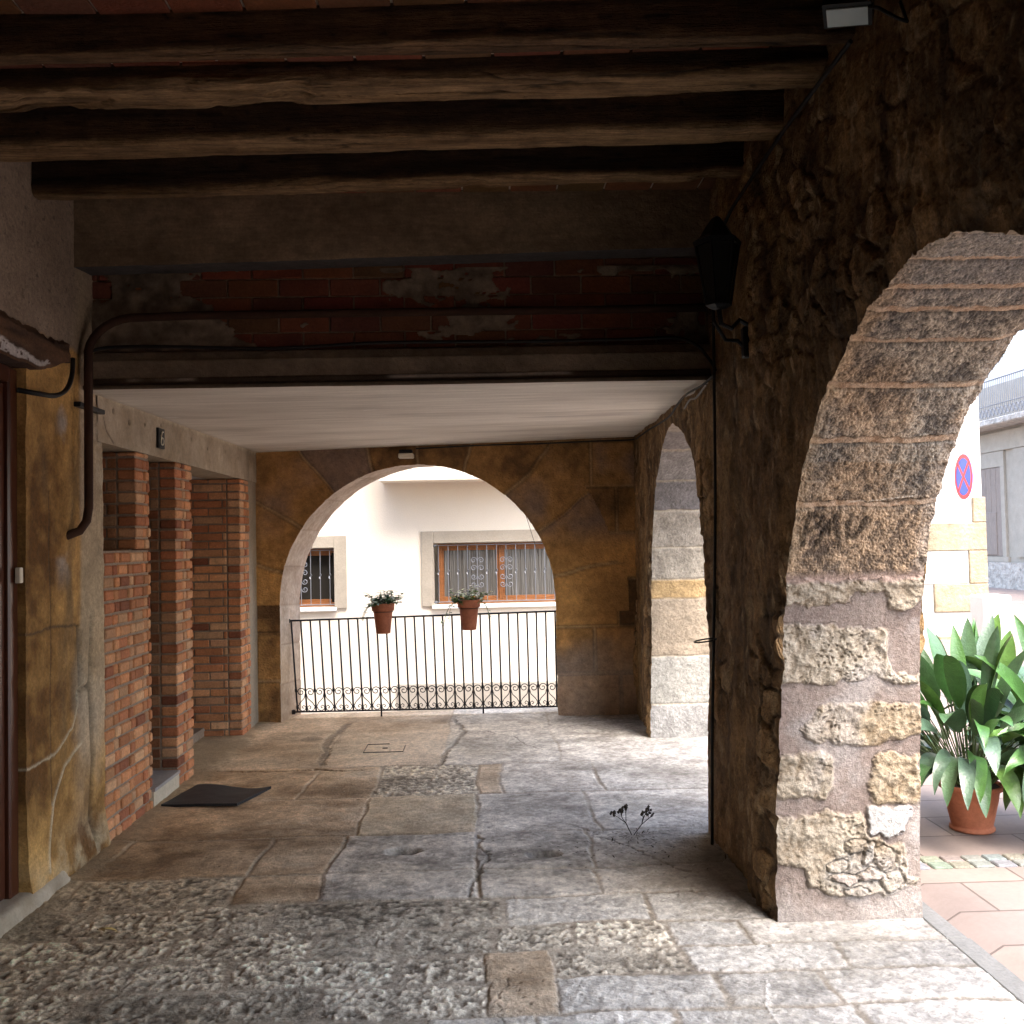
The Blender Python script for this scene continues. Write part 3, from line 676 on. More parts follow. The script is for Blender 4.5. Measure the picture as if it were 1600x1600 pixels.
# door
d = empty('brown_door', (-2.13, 3.8, 0), 'varnished dark brown panelled door at the left edge', 'door')
mb = MB(); mb.bev(-2.2, -2.105, 4.335, 4.415, .07, 2.43, .008); mb.bev(-2.2, -2.105, 3.15, 3.23, .07, 2.43, .008); mb.box(-2.2, -2.105, 3.232, 4.333, 2.36, 2.43); mb.build('door_frame', 'door', d)
mb = MB()
mb.bev(-2.18, -2.125, 4.235, 4.332, .08, 2.355, .006); mb.bev(-2.18, -2.125, 3.235, 3.34, .08, 2.355, .006); mb.bev(-2.18, -2.125, 3.74, 3.84, .08, 2.355, .006)
for z0, z1 in ((.08, .30), (1.02, 1.14), (1.95, 2.05), (2.30, 2.355)): mb.box(-2.178, -2.13, 3.341, 4.234, z0, z1)
mb.build('door_leaf', 'door', d)
mb = MB()
for y0, y1 in ((3.36, 3.73), (3.85, 4.22)):
    for z0, z1 in ((.33, .99), (1.17, 1.92)): mb.bev(-2.17, -2.138, y0, y1, z0, z1, .02)
mb.build('door_panel', 'door', d)
mb = MB(); mb.box(-2.165, -2.155, 3.341, 4.234, 2.051, 2.299); mb.build('glass_pane', 'glass', d)
mb = MB(); mb.bev(-2.1, -2.075, 4.37, 4.40, 1.46, 1.53, .003); o = mb.build('doorbell', 'ivory'); tag(o, 'tiny ivory bell push on the door surround', 'bell')
mb = MB(); mb.box(-2.4, -2.2, 3.1, 4.42, -.02, 2.46); mb.build('door_backing', 'darkroom', d)
# threshold
Yk, Xk = gridxy(np.linspace(3.0, 4.78, 80), np.linspace(0, 1, 14))
n = fbm(Yk*8, Xk*3, s=521); prof = [(-2.25, .075), (-2.06, .075), (-2.035, .06), (-2.02, .0)]
px_ = np.interp(Xk, [0, .6, .8, 1], [p[0] for p in prof]); pz_ = np.interp(Xk, [0, .6, .8, 1], [p[1] for p in prof])
o = sheets('door_threshold', [(np.stack([px_+.01*n, Yk, pz_+.004*n-(.05*ss(4.72, 4.78, Yk))], -1), mixc((.34, .27, .18), (.52, .44, .33), .5+n))], 'smooth_stone')
tag(o, 'pale worn stone step at the foot of the brown door', 'step')

# concrete lintel over the brick piers
Yl, Tl = gridxy(np.linspace(5.22, 8.87, 420), np.linspace(0, 1, 70))
ztop = np.interp(Yl, [5.2, 8.87], [2.455, 2.475]); zbo = np.interp(Yl, [5.2, 8.87], [2.188, 2.19])
n1 = fbm(Yl*3, Tl*1.5, s=531, o=5); n2 = fbm(Yl*20, Tl*4, s=533)
Zl = zbo*(1-Tl)+ztop*Tl; xx = LX+.004+.004*n1+.003*n2
cc = mixc((.25, .19, .12), (.48, .40, .30), np.clip(.5+.5*n1+.25*n2, 0, 1))
cc = mixc(cc, (.55, .47, .34), .6*ss(.86, .97, Tl+.08*n2))
for (yy, zz, r) in ((5.45, 2.38, .012), (5.7, 2.35, .014), (5.95, 2.37, .009), (6.25, 2.4, .01), (6.9, 2.38, .009), (7.3, 2.35, .01), (7.8, 2.38, .01), (8.2, 2.36, .01)):
    q = np.exp(-(np.hypot(Yl-yy, Zl-zz)/r)**2); xx = xx-.02*q; cc = mixc(cc, (.05, .035, .02), q*.9)
q = np.exp(-(segd(Yl+.01*n2, Zl, [(5.30, 2.33), (5.34, 2.26), (5.45, 2.2)])/.006)**2); cc = mixc(cc, (.08, .05, .03), q*.8)
q = np.exp(-((Yl-8.56)/.006)**2); xx = xx-.01*q; cc = mixc(cc, (.1, .07, .05), q*.7)
un = np.linspace(0, 1, 5)[None]; yb = np.linspace(5.22, 8.87, 420)[:, None]
und = (np.stack([xx[:, :1]*(1-un)-2.36*un, yb+0*un, zbo[:, :1]+0*un], -1), np.array((.36, .29, .2)))
o = sheets('concrete_lintel', [(np.stack([xx, Yl, Zl], -1), cc), und], 'plaster')
tag(o, 'long tan concrete lintel resting on the brick piers', 'lintel')
mb = MB(); mb.box(-3.28, -2.362, 5.3, 8.86, 2.19, 2.3); o = mb.build('recess_ceiling', 'plaster'); mb = None
tag(o, 'plastered ceiling over the recess behind the brick piers', None, None, 'structure')

# bricks
BC = [(.56, .25, .11), (.50, .205, .09), (.62, .31, .15), (.46, .175, .08), (.60, .35, .19), (.56, .30, .16), (.28, .10, .05)]
rb = random.Random(11)
def bcol(k=1.): c = BC[rb.choices(range(7), (5, 4, 4, 3, 3, 3, 1))[0]]; q = rb.uniform(.75, 1.2)*k; return tuple(v*q for v in c)
def brickrun(mb, axis, a0, a1, face, depth, z0, z1, sgn, tall=.0555, pitch=.0695, L=.142, Hd=.066, j=.011, flem=True, k=1.):
    """a wall layer. axis 'y': bricks run along Y, face at x=face, going back by depth*sgn"""
    r = 0; z = z0
    while z < z1-.02:
        zt_ = min(z+tall, z1-.002); a = a0-(0 if r % 2 == 0 else (L*.5 if not flem else (L+Hd)*.5)); i = r % 2 if flem else 0
        while a < a1-.004:
            ln = (L if (i % 2 == 0) else Hd) if flem else L
            s_, e_ = max(a, a0), min(a+ln, a1)
            if e_-s_ > .018:
                mb.col = bcol(k); p = rb.uniform(-.005, .005); f0 = face+p*sgn; f1 = face+depth*sgn
                tz = rb.uniform(-.0015, .0015)
                if axis == 'y': mb.bev(min(f0, f1), max(f0, f1), s_+.0005, e_-.0005, z+tz, zt_+tz, .007)
                else: mb.bev(s_+.0005, e_-.0005, min(f0, f1), max(f0, f1), z+tz, zt_+tz, .004)
            a += ln+j; i += 1
        z += pitch; r += 1
BX = LX+.006
def brickblock(name, y0, y1, z0, z1, parent=None, depth=.30):
    mb = MB()
    brickrun(mb, 'y', y0, y1, BX, .11, z0, z1, -1)
    # end faces (towards and away from the viewer)
    for yy, s in ((y0, 1), (y1, -1)):
        brickrun(mb, 'x', BX-depth, BX-.122, yy, .11, z0, z1, s, flem=False, k=.55, L=.235)  # end bricks coloured darker, painting in the shade on the jambs
    mb.col = (.30, .23, .17); q = .012
    mb.box(BX-depth+q, BX-q, y0+q, y1-q, z0, z1-.004)
    return mb.build(name, 'brick', parent)
bw = empty('brick_wall', (-2.2, 5.6, 0), 'low orange brick wall with a full height brick post at its end, nearest of the brickwork', 'brick wall')
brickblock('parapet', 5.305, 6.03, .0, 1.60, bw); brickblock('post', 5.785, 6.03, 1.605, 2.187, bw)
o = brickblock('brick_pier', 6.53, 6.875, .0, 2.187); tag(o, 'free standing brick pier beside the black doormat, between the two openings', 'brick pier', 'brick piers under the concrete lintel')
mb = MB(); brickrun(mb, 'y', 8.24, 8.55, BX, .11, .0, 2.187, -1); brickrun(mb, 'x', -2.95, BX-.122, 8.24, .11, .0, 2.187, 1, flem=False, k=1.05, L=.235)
mb.col = (.30, .23, .17); mb.box(-2.96, BX-.012, 8.252, 8.54, 0, 2.18)
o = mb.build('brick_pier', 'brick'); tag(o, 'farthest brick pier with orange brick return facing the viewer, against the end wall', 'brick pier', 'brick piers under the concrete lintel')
mb = MB(); mb.box(-2.4, LX-.004, 8.551, 8.86, 0, 2.188); o = mb.build('plaster_strip', 'plaster'); tag(o, 'narrow plastered strip between the farthest brick pier and the end wall', 'wall')
o.data.color_attributes['Col'].data.foreach_set('color', np.tile([.36, .30, .22, 1], len(o.data.loops)).astype(np.float32))
# recess interior
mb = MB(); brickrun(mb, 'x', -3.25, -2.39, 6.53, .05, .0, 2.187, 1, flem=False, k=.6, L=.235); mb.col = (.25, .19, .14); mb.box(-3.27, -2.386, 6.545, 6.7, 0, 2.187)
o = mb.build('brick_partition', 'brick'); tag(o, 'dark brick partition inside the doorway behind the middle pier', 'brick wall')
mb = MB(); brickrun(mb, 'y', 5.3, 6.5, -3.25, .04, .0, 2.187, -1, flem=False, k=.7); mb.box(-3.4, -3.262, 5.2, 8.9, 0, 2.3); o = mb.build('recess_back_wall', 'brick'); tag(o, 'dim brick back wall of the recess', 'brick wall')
mb = MB(); mb.box(-3.3, -2.386, 6.71, 8.6, -.01, .085); o = mb.build('recess_floor', 'concrete'); tag(o, 'raised cement floor inside the far recess', None, None, 'structure')
o.data.color_attributes['Col'].data.foreach_set('color', np.tile([.33, .25, .18, 1], len(o.data.loops)).astype(np.float32))
rd = empty('recess_door', (-2.6, 7.5, 0), 'reddish brown door frame seen edge on inside the far recess', 'door')
mb = MB(); mb.bev(-2.62, -2.53, 8.16, 8.235, .086, 2.18, .006); mb.bev(-2.62, -2.53, 6.9, 6.97, .086, 2.18, .006); mb.build('door_frame', 'door', rd)
mb = MB(); mb.box(-2.60, -2.57, 6.971, 8.159, .086, 2.18); mb.build('door_leaf', 'door', rd)
# sill in the narrow doorway
sl = empty('doorway_step', (-2.1, 6.28, 0), 'grey marble step with a pale riser in the narrow brick doorway', 'step')
mb = MB(); mb.col = (.34, .31, .29); mb.box(-2.7, -2.05, 6.034, 6.526, .105, .125); mb.build('tread', 'smooth_stone', sl)
mb = MB(); mb.col = (.55, .48, .36); mb.box(-2.65, -2.058, 6.034, 6.526, .0, .104); mb.build('riser', 'smooth_stone', sl)
# house number plate
hn = empty('house_number', (-2.06, 6.2, 2.3), 'small dark tile with a pale house number on the concrete lintel', 'number plate')
mb = MB(); mb.bev(LX+.005, LX+.022, 6.15, 6.265, 2.245, 2.375, .003); mb.build('tile', 'iron', hn)
mb = MB()
pts = [(LX+.026, 6.207+.024*math.sin(t), 2.29+.024*math.cos(t)) for t in np.linspace(0, 2*math.pi, 17)]; mb.tube(pts, .004, 5)
pts = [(LX+.026, 6.183, 2.29), (LX+.026, 6.187, 2.325), (LX+.026, 6.205, 2.35), (LX+.026, 6.225, 2.352)]; mb.tube(pts, .004, 5); mb.build('numeral', 'ivory', hn)
# pipe
pp = empty('drain_pipe', (-2.03, 4.95, 1.7), 'brown painted pipe bending from the brick infill down the stone wall', 'pipe')
mb = MB(); bx = []
for t in np.linspace(0, 1, 9): bx.append((-2.005+.22*(1-math.cos(t*math.pi/2)), 4.955+.12*t, 2.62+.20*math.sin(t*math.pi/2)))
path = [(-2.16, 4.83, 1.66), (-2.08, 4.86, 1.675), (-2.03, 4.90, 1.70), (-2.01, 4.935, 1.75), (-2.005, 4.95, 1.82), (-2.005, 4.955, 2.2)]+bx+[(-1.5, 5.085, 2.83), (-.5, 5.09, 2.835), (.6, 5.09, 2.835), (1.28, 5.09, 2.84)]
mb.tube(path, .022, 12); mb.build('pipe', 'pipe', pp, True)
mb = MB(); mb.bev(-2.09, -2.035, 4.93, 5.25, 2.335, 2.36, .003); mb.build('bracket', 'iron', pp)

# ================================================================== CEILING
mb = MB()   # brick vault strips between beams
def tilerow(y0, y1, z):
    i = 0; x = -2.3+rb.uniform(0, .2)
    while x < 1.3:
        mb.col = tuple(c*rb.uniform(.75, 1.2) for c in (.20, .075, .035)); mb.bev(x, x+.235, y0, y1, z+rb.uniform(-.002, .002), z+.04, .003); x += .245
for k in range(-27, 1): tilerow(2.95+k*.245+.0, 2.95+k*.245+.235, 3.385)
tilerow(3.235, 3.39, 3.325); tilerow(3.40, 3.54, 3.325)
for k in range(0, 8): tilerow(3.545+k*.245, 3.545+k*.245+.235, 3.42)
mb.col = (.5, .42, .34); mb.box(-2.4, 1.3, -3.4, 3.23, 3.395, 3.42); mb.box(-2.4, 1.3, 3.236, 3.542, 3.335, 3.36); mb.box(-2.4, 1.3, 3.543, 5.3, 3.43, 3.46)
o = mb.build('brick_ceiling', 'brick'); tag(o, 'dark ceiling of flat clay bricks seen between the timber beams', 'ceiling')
# timber beams
beams = [(2.98, 3.10, 'w'), (3.375, 3.545, 'underside tinted as if lit, second of the timber beams counted from the far concrete beam past the middle'), ]
def beam(yf, yb, zb_, label, x0=-2.12, x1=1.28, cap=False, amp=1., dark=1., seed=0, bouncek=.95):
    nx_, nt_ = 460, 40
    xs = np.linspace(x0, x1, nx_)
    # ring around: front-top, front-bottom, back-bottom, back-top (rounded corners)
    hgt = 3.47-zb_; wdt = yb-yf; rc = .012
    P = [(0, hgt), (0, rc*1.2), (rc*.35, rc*.35), (rc, 0), (wdt-rc, 0), (wdt-rc*.35, rc*.35), (wdt, rc*1.2), (wdt, hgt)]
    q = np.array(P); L = np.concatenate([[0], np.cumsum(np.hypot(*np.diff(q, axis=0).T))])
    tt = np.unique(np.concatenate([np.linspace(0, L[-1], nt_), np.linspace(L[1], L[-2], 34), L])); py = np.interp(tt, L, q[:, 0]); pz = np.interp(tt, L, q[:, 1])
    Xb, Tb = gridxy(xs, tt); PY = np.repeat(py[None], nx_, 0); PZ = np.repeat(pz[None], nx_, 0)
    sag = .012*fbm(Xb*.9, 0*Xb, s=600+seed)*amp; e = .012*fbm(Xb*2.2, 0*Xb, s=610+seed, o=4)*amp
    n1 = fbm(Xb*1.2, Tb*22, s=620+seed, o=5); n2 = fbm(Xb*6, Tb*40, s=630+seed, o=4)
    low = ss(.09, .0, PZ)
    YY = yf+PY-.045*(Xb+.4)+.012*np.sin(Xb*1.1+seed)*(seed in (2, 4))+(PY/wdt-.5)*e*2.2*low+.004*n1+.002*n2-.010*ss(.1, .35, fbm(Xb*1.6, Tb*30, s=660+seed, o=4))*low*amp
    ckd = np.abs(fbm(Xb*.7, Tb*14+.5*fbm(Xb*3, Tb*0, s=3), s=670+seed, o=3)); ck = 1-ss(.0, .035, ckd)
    ZZ = zb_+PZ+.007*ck*low+.012*low*amp*ss(.15, .4, fbm(Xb*2.6, Tb*6, s=680+seed, o=5))+low*(sag+.006*n1+.003*n2+.010*np.abs(fbm(Xb*4, Tb*3, s=640+seed))*amp*((PY < .02)|(PY > wdt-.02)))
    c = mixc((.04, .022, .011), (.16, .09, .044), np.clip(.45+.6*n1+.3*n2, 0, 1))*dark
    worn = ss(.045, .004, PZ+.012*n2)*ss(-.55, .1, fbm(Xb*1.3, Tb*9, s=650+seed)+.25)  # pale underside: floor-bounce light painted into the colour, broken up by flaking
    c_lit = mixc((.20, .11, .045), (.50, .32, .165), np.clip(.5+.7*n1+.3*n2, 0, 1))
    c = mixc(c, c_lit, worn*bouncek); c = c*(1-.75*ck)[..., None]
    o = sheets('timber_beam', [(np.stack([XX if False else Xb, YY, ZZ], -1), c)], 'wood')
    if cap:
        b0 = np.stack([Xb[0], YY[0], ZZ[0]], -1); cen = b0.mean(0)[None]
        bm_ = MB(); bm_.col = (.05, .035, .02); bm_.face([tuple(v) for v in b0]); cpo = bm_.build('beam_end', 'wood', o)
    return tag(o, label, 'beam', 'timber ceiling beams')
beam(3.145, 3.222, 3.25, 'dark narrow beam nearest the viewer at the top edge of the picture', dark=1.5, seed=1, amp=.3, bouncek=.08)
beam(3.37, 3.545, 3.245, 'split timber beam with flaking underside tinted pale as if lit, just past the row of brick ends', seed=2, amp=1.4)
beam(3.855, 4.015, 3.25, 'straight timber beam with clean underside tinted light brown as if lit, third from the viewer', seed=3, amp=.4)
beam(4.38, 4.475, 3.25, 'blackened timber beam with a gnawed edge, next to the grey concrete beam', x0=-2.06, cap=True, seed=4, amp=1.6, dark=.55)
for k, yy in enumerate((2.6, 2.05, 1.5)): beam(yy, yy+.14, 3.25, 'timber ceiling beam out of view above the viewer', seed=10+k)
# concrete cross beam
def slabblock(name, m, x0, x1, yfun0, yfun1, zf, col0, col1, label, cat, seed, par=None):
    pass
Xc, Tc = gridxy(np.linspace(-2.10, 1.30, 400), np.linspace(0, 1, 70))
zlo = np.interp(Xc, [-2.1, 1.3], [3.045, 3.12]); n1 = fbm(Xc*1.5, Tc*2, s=701, o=5); n2 = fbm(Xc*12, Tc*6, s=703)
F1 = (np.stack([Xc, 4.925+.004*n1+.003*n2-.02*(Xc+.4)*0, zlo+(3.47-zlo)*Tc+.004*n2*(Tc < .02)], -1), mixc((.15, .10, .06), (.31, .22, .135), np.clip(.5+.6*n1+.25*n2, 0, 1)))
Tu = np.linspace(0, 1, 16)[None]; zl1 = zlo[:, :1]
U1 = (np.stack([Xc[:, :1]+0*Tu, 4.925+.004*n1[:, :1]+.003*n2[:, :1]+.225*Tu, zl1+.004*n2[:, :1]+.02*Tu], -1), np.array((.10, .09, .085)))
o = sheets('concrete_beam', [F1, U1], 'concrete'); tag(o, 'broad grey brown concrete beam behind the last timber beam', 'beam')
# brick infill above the slab
mb = MB()
z = 2.615; r = 0
for z0 in (2.655, 2.752, 2.849, 2.946, 3.043):
    x = -2.3-(.13 if r % 2 else 0)
    while x < 1.4:
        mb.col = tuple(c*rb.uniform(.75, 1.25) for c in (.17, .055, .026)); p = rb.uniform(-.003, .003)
        mb.bev(x, x+.262, 5.155+p, 5.25, z0, z0+.089, .004); x += .272
    r += 1
mb.col = (.25, .18, .12); mb.box(-2.35, 1.45, 5.166, 5.24, 2.62, 3.2)
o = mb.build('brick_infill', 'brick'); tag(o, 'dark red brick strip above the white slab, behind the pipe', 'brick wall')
Xp, Zp_ = gridxy(np.linspace(-2.1, 1.25, 500), np.linspace(2.63, 3.09, 90))    # smeared render left on the bricks
n1 = fbm(Xp*2.4, Zp_*5, s=711, o=5); n2 = fbm(Xp*18, Zp_*18, s=713)
th_ = n1+.2*n2+.55*ss(-1.2, -2.0, Xp)+.35*ss(.6, 1.2, Xp)+.25*ss(3.02, 3.09, Zp_)+.25*ss(2.665, 2.64, Zp_)
k = th_-.24
yy = np.where(k > 0, 5.151-np.clip(k, 0, .5)*.02, 5.175+0*k)
o = sheets('render_patches', [(np.stack([Xp, yy, Zp_], -1), mixc((.09, .065, .042), (.26, .19, .13), np.clip(.45+n2+.4*n1, 0, 1)))], 'plaster')
tag(o, 'smeared grey mortar patches left on the brick infill', 'plaster')
# slab edge ledge
prof = [(5.24, 2.655), (5.12, 2.652), (5.10, 2.64), (5.075, 2.60), (5.07, 2.595), (5.065, 2.50), (5.055, 2.495), (5.045, 2.47), (5.02, 2.455), (5.02, 2.435)]
q = np.array(prof); L = np.concatenate([[0], np.cumsum(np.hypot(*np.diff(q, axis=0).T))]); tt = np.unique(np.concatenate([L, np.linspace(0, L[-1], 30)]))
xs = np.linspace(-2.12, 1.28, 300); Xq, Tq = gridxy(xs, tt); n1 = fbm(Xq*2, Tq*9, s=721, o=5); n2 = fbm(Xq*20, Tq*20, s=723)
PYq = np.interp(Tq, L, q[:, 0]); PZq = np.interp(Tq, L, q[:, 1])
cc = mixc((.14, .10, .065), (.29, .22, .15), np.clip(.5+.6*n1+.3*n2, 0, 1)); cc = mixc(cc, (.05, .033, .02), .7*ss(2.505, 2.49, PZq)*ss(2.44, 2.45, PZq))  # shadow strip under the lower moulding is painted into the colour
cc = mixc(cc, (.62, .55, .46), .8*(np.abs(PZq-2.49) < .008)*ss(.25, .4, fbm(Xq*1.7, Xq*0, s=727)))
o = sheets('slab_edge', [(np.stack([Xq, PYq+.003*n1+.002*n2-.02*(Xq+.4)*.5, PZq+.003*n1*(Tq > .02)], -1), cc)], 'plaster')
tag(o, 'moulded brown cement ledge along the front edge of the white slab', 'ledge')
# plastered slab (underside)
Uq, Vq = gridxy(np.linspace(0, 1, 300), np.linspace(0, 1, 240))
xl, xr = -2.30+0*Vq, np.interp(Vq, [0, 1], [1.28, 1.47]); Xq = xl*(1-Uq)+xr*Uq; Yq = (5.022-.02*(Xq+.4)*.5)*(1-Vq)+8.87*Vq
Zq = (2.437+.004*Uq)*(1-Vq)+(2.463+.095*Uq)*Vq+.003*fbm(Xq*2, Yq*2, s=731)
n1 = fbm(Xq*1.0, Yq*4, s=733, o=5); n2 = fbm(Xq*4, Yq*26, s=735, o=4); n3 = fbm(Xq*1.1, Yq*.9, s=737)
cc = mixc((.46, .41, .35), (.80, .755, .675), np.clip(.62+.45*n1+.25*n2+.25*n3, 0, 1))
cc = mixc(cc, (.36, .31, .28), .6*ss(.05, .35, fbm(Xq*1.3+3, Yq*5, s=739))*ss(-1.2, -.2, Xq)*ss(5.4, 5.6, Yq)*(1-ss(6.6, 7.0, Yq)))
cc = mixc(cc, (.75, .72, .68), .8*ss(.55, .62, fbm(Xq*3, Yq*20, s=741)))
cc = mixc(cc, (.50, .42, .3), .6*ss(.05, .0, Xq+2.07))
o = sheets('ceiling_slab', [(np.stack([Xq, Yq, Zq], -1), cc)], 'slab'); tag(o, 'off white board marked plaster ceiling slab over the far half', 'ceiling')
# cables
def cable(pts, r, name, label, m='cable', n=6):
    # catmull-rom
    P = [Vector(p) for p in pts]; out = []
    for i in range(len(P)-1):
        p0, p1, p2, p3 = P[max(i-1, 0)], P[i], P[i+1], P[min(i+2, len(P)-1)]
        for t in np.linspace(0, 1, 7)[:-1]:
            out.append(.5*((2*p1)+(-p0+p2)*t+(2*p0-5*p1+4*p2-p3)*t*t+(-p0+3*p1-3*p2+p3)*t**3))
    out.append(P[-1]); b = MB(); b.tube(out, r, n); o = b.build(name, m, None, True); return tag(o, label, 'cable')
cable([(-2.03, 5.0, 2.62), (-1.95, 5.08, 2.665), (-1.6, 5.085, 2.665), (-1.1, 5.085, 2.65), (-.5, 5.085, 2.672), (.2, 5.085, 2.668), (.8, 5.085, 2.672), (1.05, 5.08, 2.675), (1.15, 5.02, 2.62), (1.2, 4.95, 2.53), (1.205, 4.86, 2.46)], .009, 'cable', 'sagging black cable running along the ledge under the brown pipe')
cable([(1.19, 2.95, 3.16), (1.18, 3.2, 3.15), (1.185, 3.6, 3.16), (1.19, 4.1, 3.15), (1.19, 4.5, 3.12), (1.19, 4.75, 3.0), (1.19, 4.80, 2.8), (1.19, 4.83, 2.4), (1.185, 4.85, 1.8), (1.165, 4.86, 1.2), (1.14, 4.86, .6), (1.13, 4.88, .05)], .008, 'cable', 'black cable following the top of the arcade wall then dropping down the dark pier')
cable([(1.20, 4.86, 2.44), (1.19, 5.1, 2.42), (1.17, 5.4, 2.42), (1.19, 5.8, 2.405), (1.23, 6.2, 2.40), (1.28, 6.9, 2.43), (1.33, 7.6, 2.47), (1.38, 8.3, 2.50), (1.38, 8.78, 2.52), (1.0, 8.80, 2.515), (.5, 8.80, 2.50), (0, 8.80, 2.495), (-.6, 8.80, 2.475)], .007, 'cable', 'dusty cable clipped under the edge of the white slab')
cable([(1.19, 5.0, 2.41), (1.18, 5.2, 2.37), (1.19, 5.4, 2.39), (1.19, 5.55, 2.36)], .006, 'cable', 'short grey loop of cable beside the top of the second arch', 'greycable')
cable([(-2.10, 4.40, 2.335), (-2.03, 4.45, 2.325), (-2.01, 4.58, 2.335), (-2.01, 4.70, 2.38), (-2.02, 4.79, 2.46), (-2.03, 4.83, 2.56)], .012, 'cable', 'thick black cable looping from the brown door frame up to its lintel')
cable([(.385, 9.1, 1.93), (.43, 9.3, 1.82), (.50, 9.4, 1.60), (.54, 9.4, 1.46)], .0025, 'cable', 'thin wire hanging from the right of the far arch')
# wire ring on the pier
pts = [(1.14+.055*math.cos(t), 4.83+.05*math.sin(t), 1.085+.008*math.cos(t)) for t in np.linspace(0, 2*math.pi, 25)]
mb = MB(); mb.tube([(q[0]-.03, q[1], q[2]) for q in pts], .004, 6); o = mb.build('wire_ring', 'iron'); tag(o, 'small black iron ring sticking out from the dark pier', 'ring')
# floodlight
fl_ = empty('floodlight', (1.15, 2.75, 3.15), 'small black floodlight with glass coloured pale as if reflecting fixed high on the arcade wall', 'floodlight')
c = Vector((1.09, 2.72, 3.115)); rot = Matrix.Rotation(R(-24), 3, 'Z') @ Matrix.Rotation(R(8), 3, 'Y') @ Matrix.Rotation(R(-8), 3, 'X')
mb = MB(); mb.box(c.x-.068, c.x+.068, c.y-.055, c.y+.055, c.z, c.z+.04, rot, c); mb.build('housing', 'iron', fl_)
mb = MB(); mb.box(c.x-.057, c.x+.057, c.y-.036, c.y+.044, c.z-.004, c.z-.001, rot, c); mb.build('glass_pane', 'lampglass', fl_)
mb = MB(); mb.tube([(1.14, 2.7, 3.14), (1.2, 2.68, 3.2), (1.28, 2.66, 3.2)], .012, 6); mb.build('bracket', 'iron', fl_)
mb = MB(); mb.tube([(1.13, 2.68, 3.12), (1.14, 2.62, 3.08), (1.17, 2.58, 3.03), (1.21, 2.6, 3.03), (1.22, 2.66, 3.12)], .005, 6); mb.build('flex', 'cable', fl_, True)
# wall lantern
wl = empty('wall_lantern', (1.1, 4.3, 2.8), 'black hexagonal wall lantern on a curled bracket in the dark corner', 'lantern')
lc = Vector((1.085, 4.28, 2.76))
mb = MB(); rt, rbm = .10, .055
for k in range(6):
    a = k*math.pi/3; mb.tube([(lc.x+rt*math.cos(a), lc.y+rt*math.sin(a), lc.z+.17), (lc.x+rbm*math.cos(a), lc.y+rbm*math.sin(a), lc.z-.10)], .006, 4)
mb.lathe([(rt+.006, .16), (rt+.012, .18), (rt-.02, .20), (.05, .25), (.02, .29), (0, .3)], 6, lc); mb.lathe([(0, -.13), (.03, -.125), (rbm+.005, -.11), (rbm+.005, -.095), (0, -.09)], 6, lc); mb.build('cage', 'iron', wl)
mb = MB(); mb.lathe([(rt-.008, .16), (rbm-.006, -.093)], 6, lc); mb.build('glass_pane', 'smoked', wl)
mb = MB(); mb.tube([(lc.x, lc.y, lc.z-.12), (lc.x+.01, lc.y+.01, lc.z-.19), (lc.x+.06, lc.y+.02, lc.z-.21), (lc.x+.1, lc.y+.03, lc.z-.17), (lc.x+.15, lc.y+.03, lc.z-.2)], .011, 6); mb.tube([(1.22, 4.33, 2.46), (1.18, 4.33, 2.5), (1.12, 4.31, 2.5), (1.06, 4.28, 2.58)], .009, 6); mb.bev(1.20, 1.24, 4.30, 4.35, 2.42, 2.56, .006); mb.build('bracket', 'iron', wl)
# emergency light on the far arch
el = empty('arch_lamp', (-.69, 8.82, 2.41), 'small boxy ivory lamp over the crown of the far arch', 'lamp')
mb = MB(); mb.bev(-.76, -.62, 8.74, 8.84, 2.385, 2.43, .008); mb.build('body', 'ivory', el); mb = MB(); mb.bev(-.75, -.63, 8.735, 8.80, 2.432, 2.462, .006); mb.build('cap', 'iron', el)

# ================================================================== RAILING
rl = empty('iron_railing', (-.55, 9.05, 0), 'black wrought iron railing with scrolled foot across the far arch', 'railing')
YR = 9.05
tl, tr_, bl, br = Vector((-1.806, YR, .907)), Vector((.70, YR, .943)), Vector((-1.757, YR, .060)), Vector((.70, YR, .050))
mb = MB(); mb.tube([tl-Vector((.02, 0, 0)), tr_], .009, 6); mb.bev(tl.x-.045, tl.x-.01, YR-.018, YR+.018, tl.z-.02, tl.z+.02, .003); mb.build('top_rail', 'iron', rl)
mb = MB(); mb.tube([bl-Vector((.03, 0, 0)), br], .008, 6); mb.bev(bl.x-.05, bl.x-.02, YR-.018, YR+.018, bl.z-.02, bl.z+.02, .003); mb.build('bottom_rail', 'iron', rl)
NB = 29; bars = []
for i in range(NB):
    t = i/(NB-1)*.985; a = tl.lerp(tr_, t); b = bl.lerp(br, t); bars.append((a, b))
    m = MB(); m.tube([a, b], .0082, 6); m.build('bar', 'iron', rl)
for i in (9, 20):
    b = bars[i][1]; m = MB(); m.tube([b, (b.x, YR, .0)], .008, 6); m.build('foot', 'iron', rl)
def spiral(c, r0, r1, a0, a1, n=16):
    return [(c[0]+(r0+(r1-r0)*k/(n-1))*math.cos(a0+(a1-a0)*k/(n-1)), c[1]+(r0+(r1-r0)*k/(n-1))*math.sin(a0+(a1-a0)*k/(n-1))) for k in range(n)]
wdt = (br.x-bl.x)*.985/(NB-1)
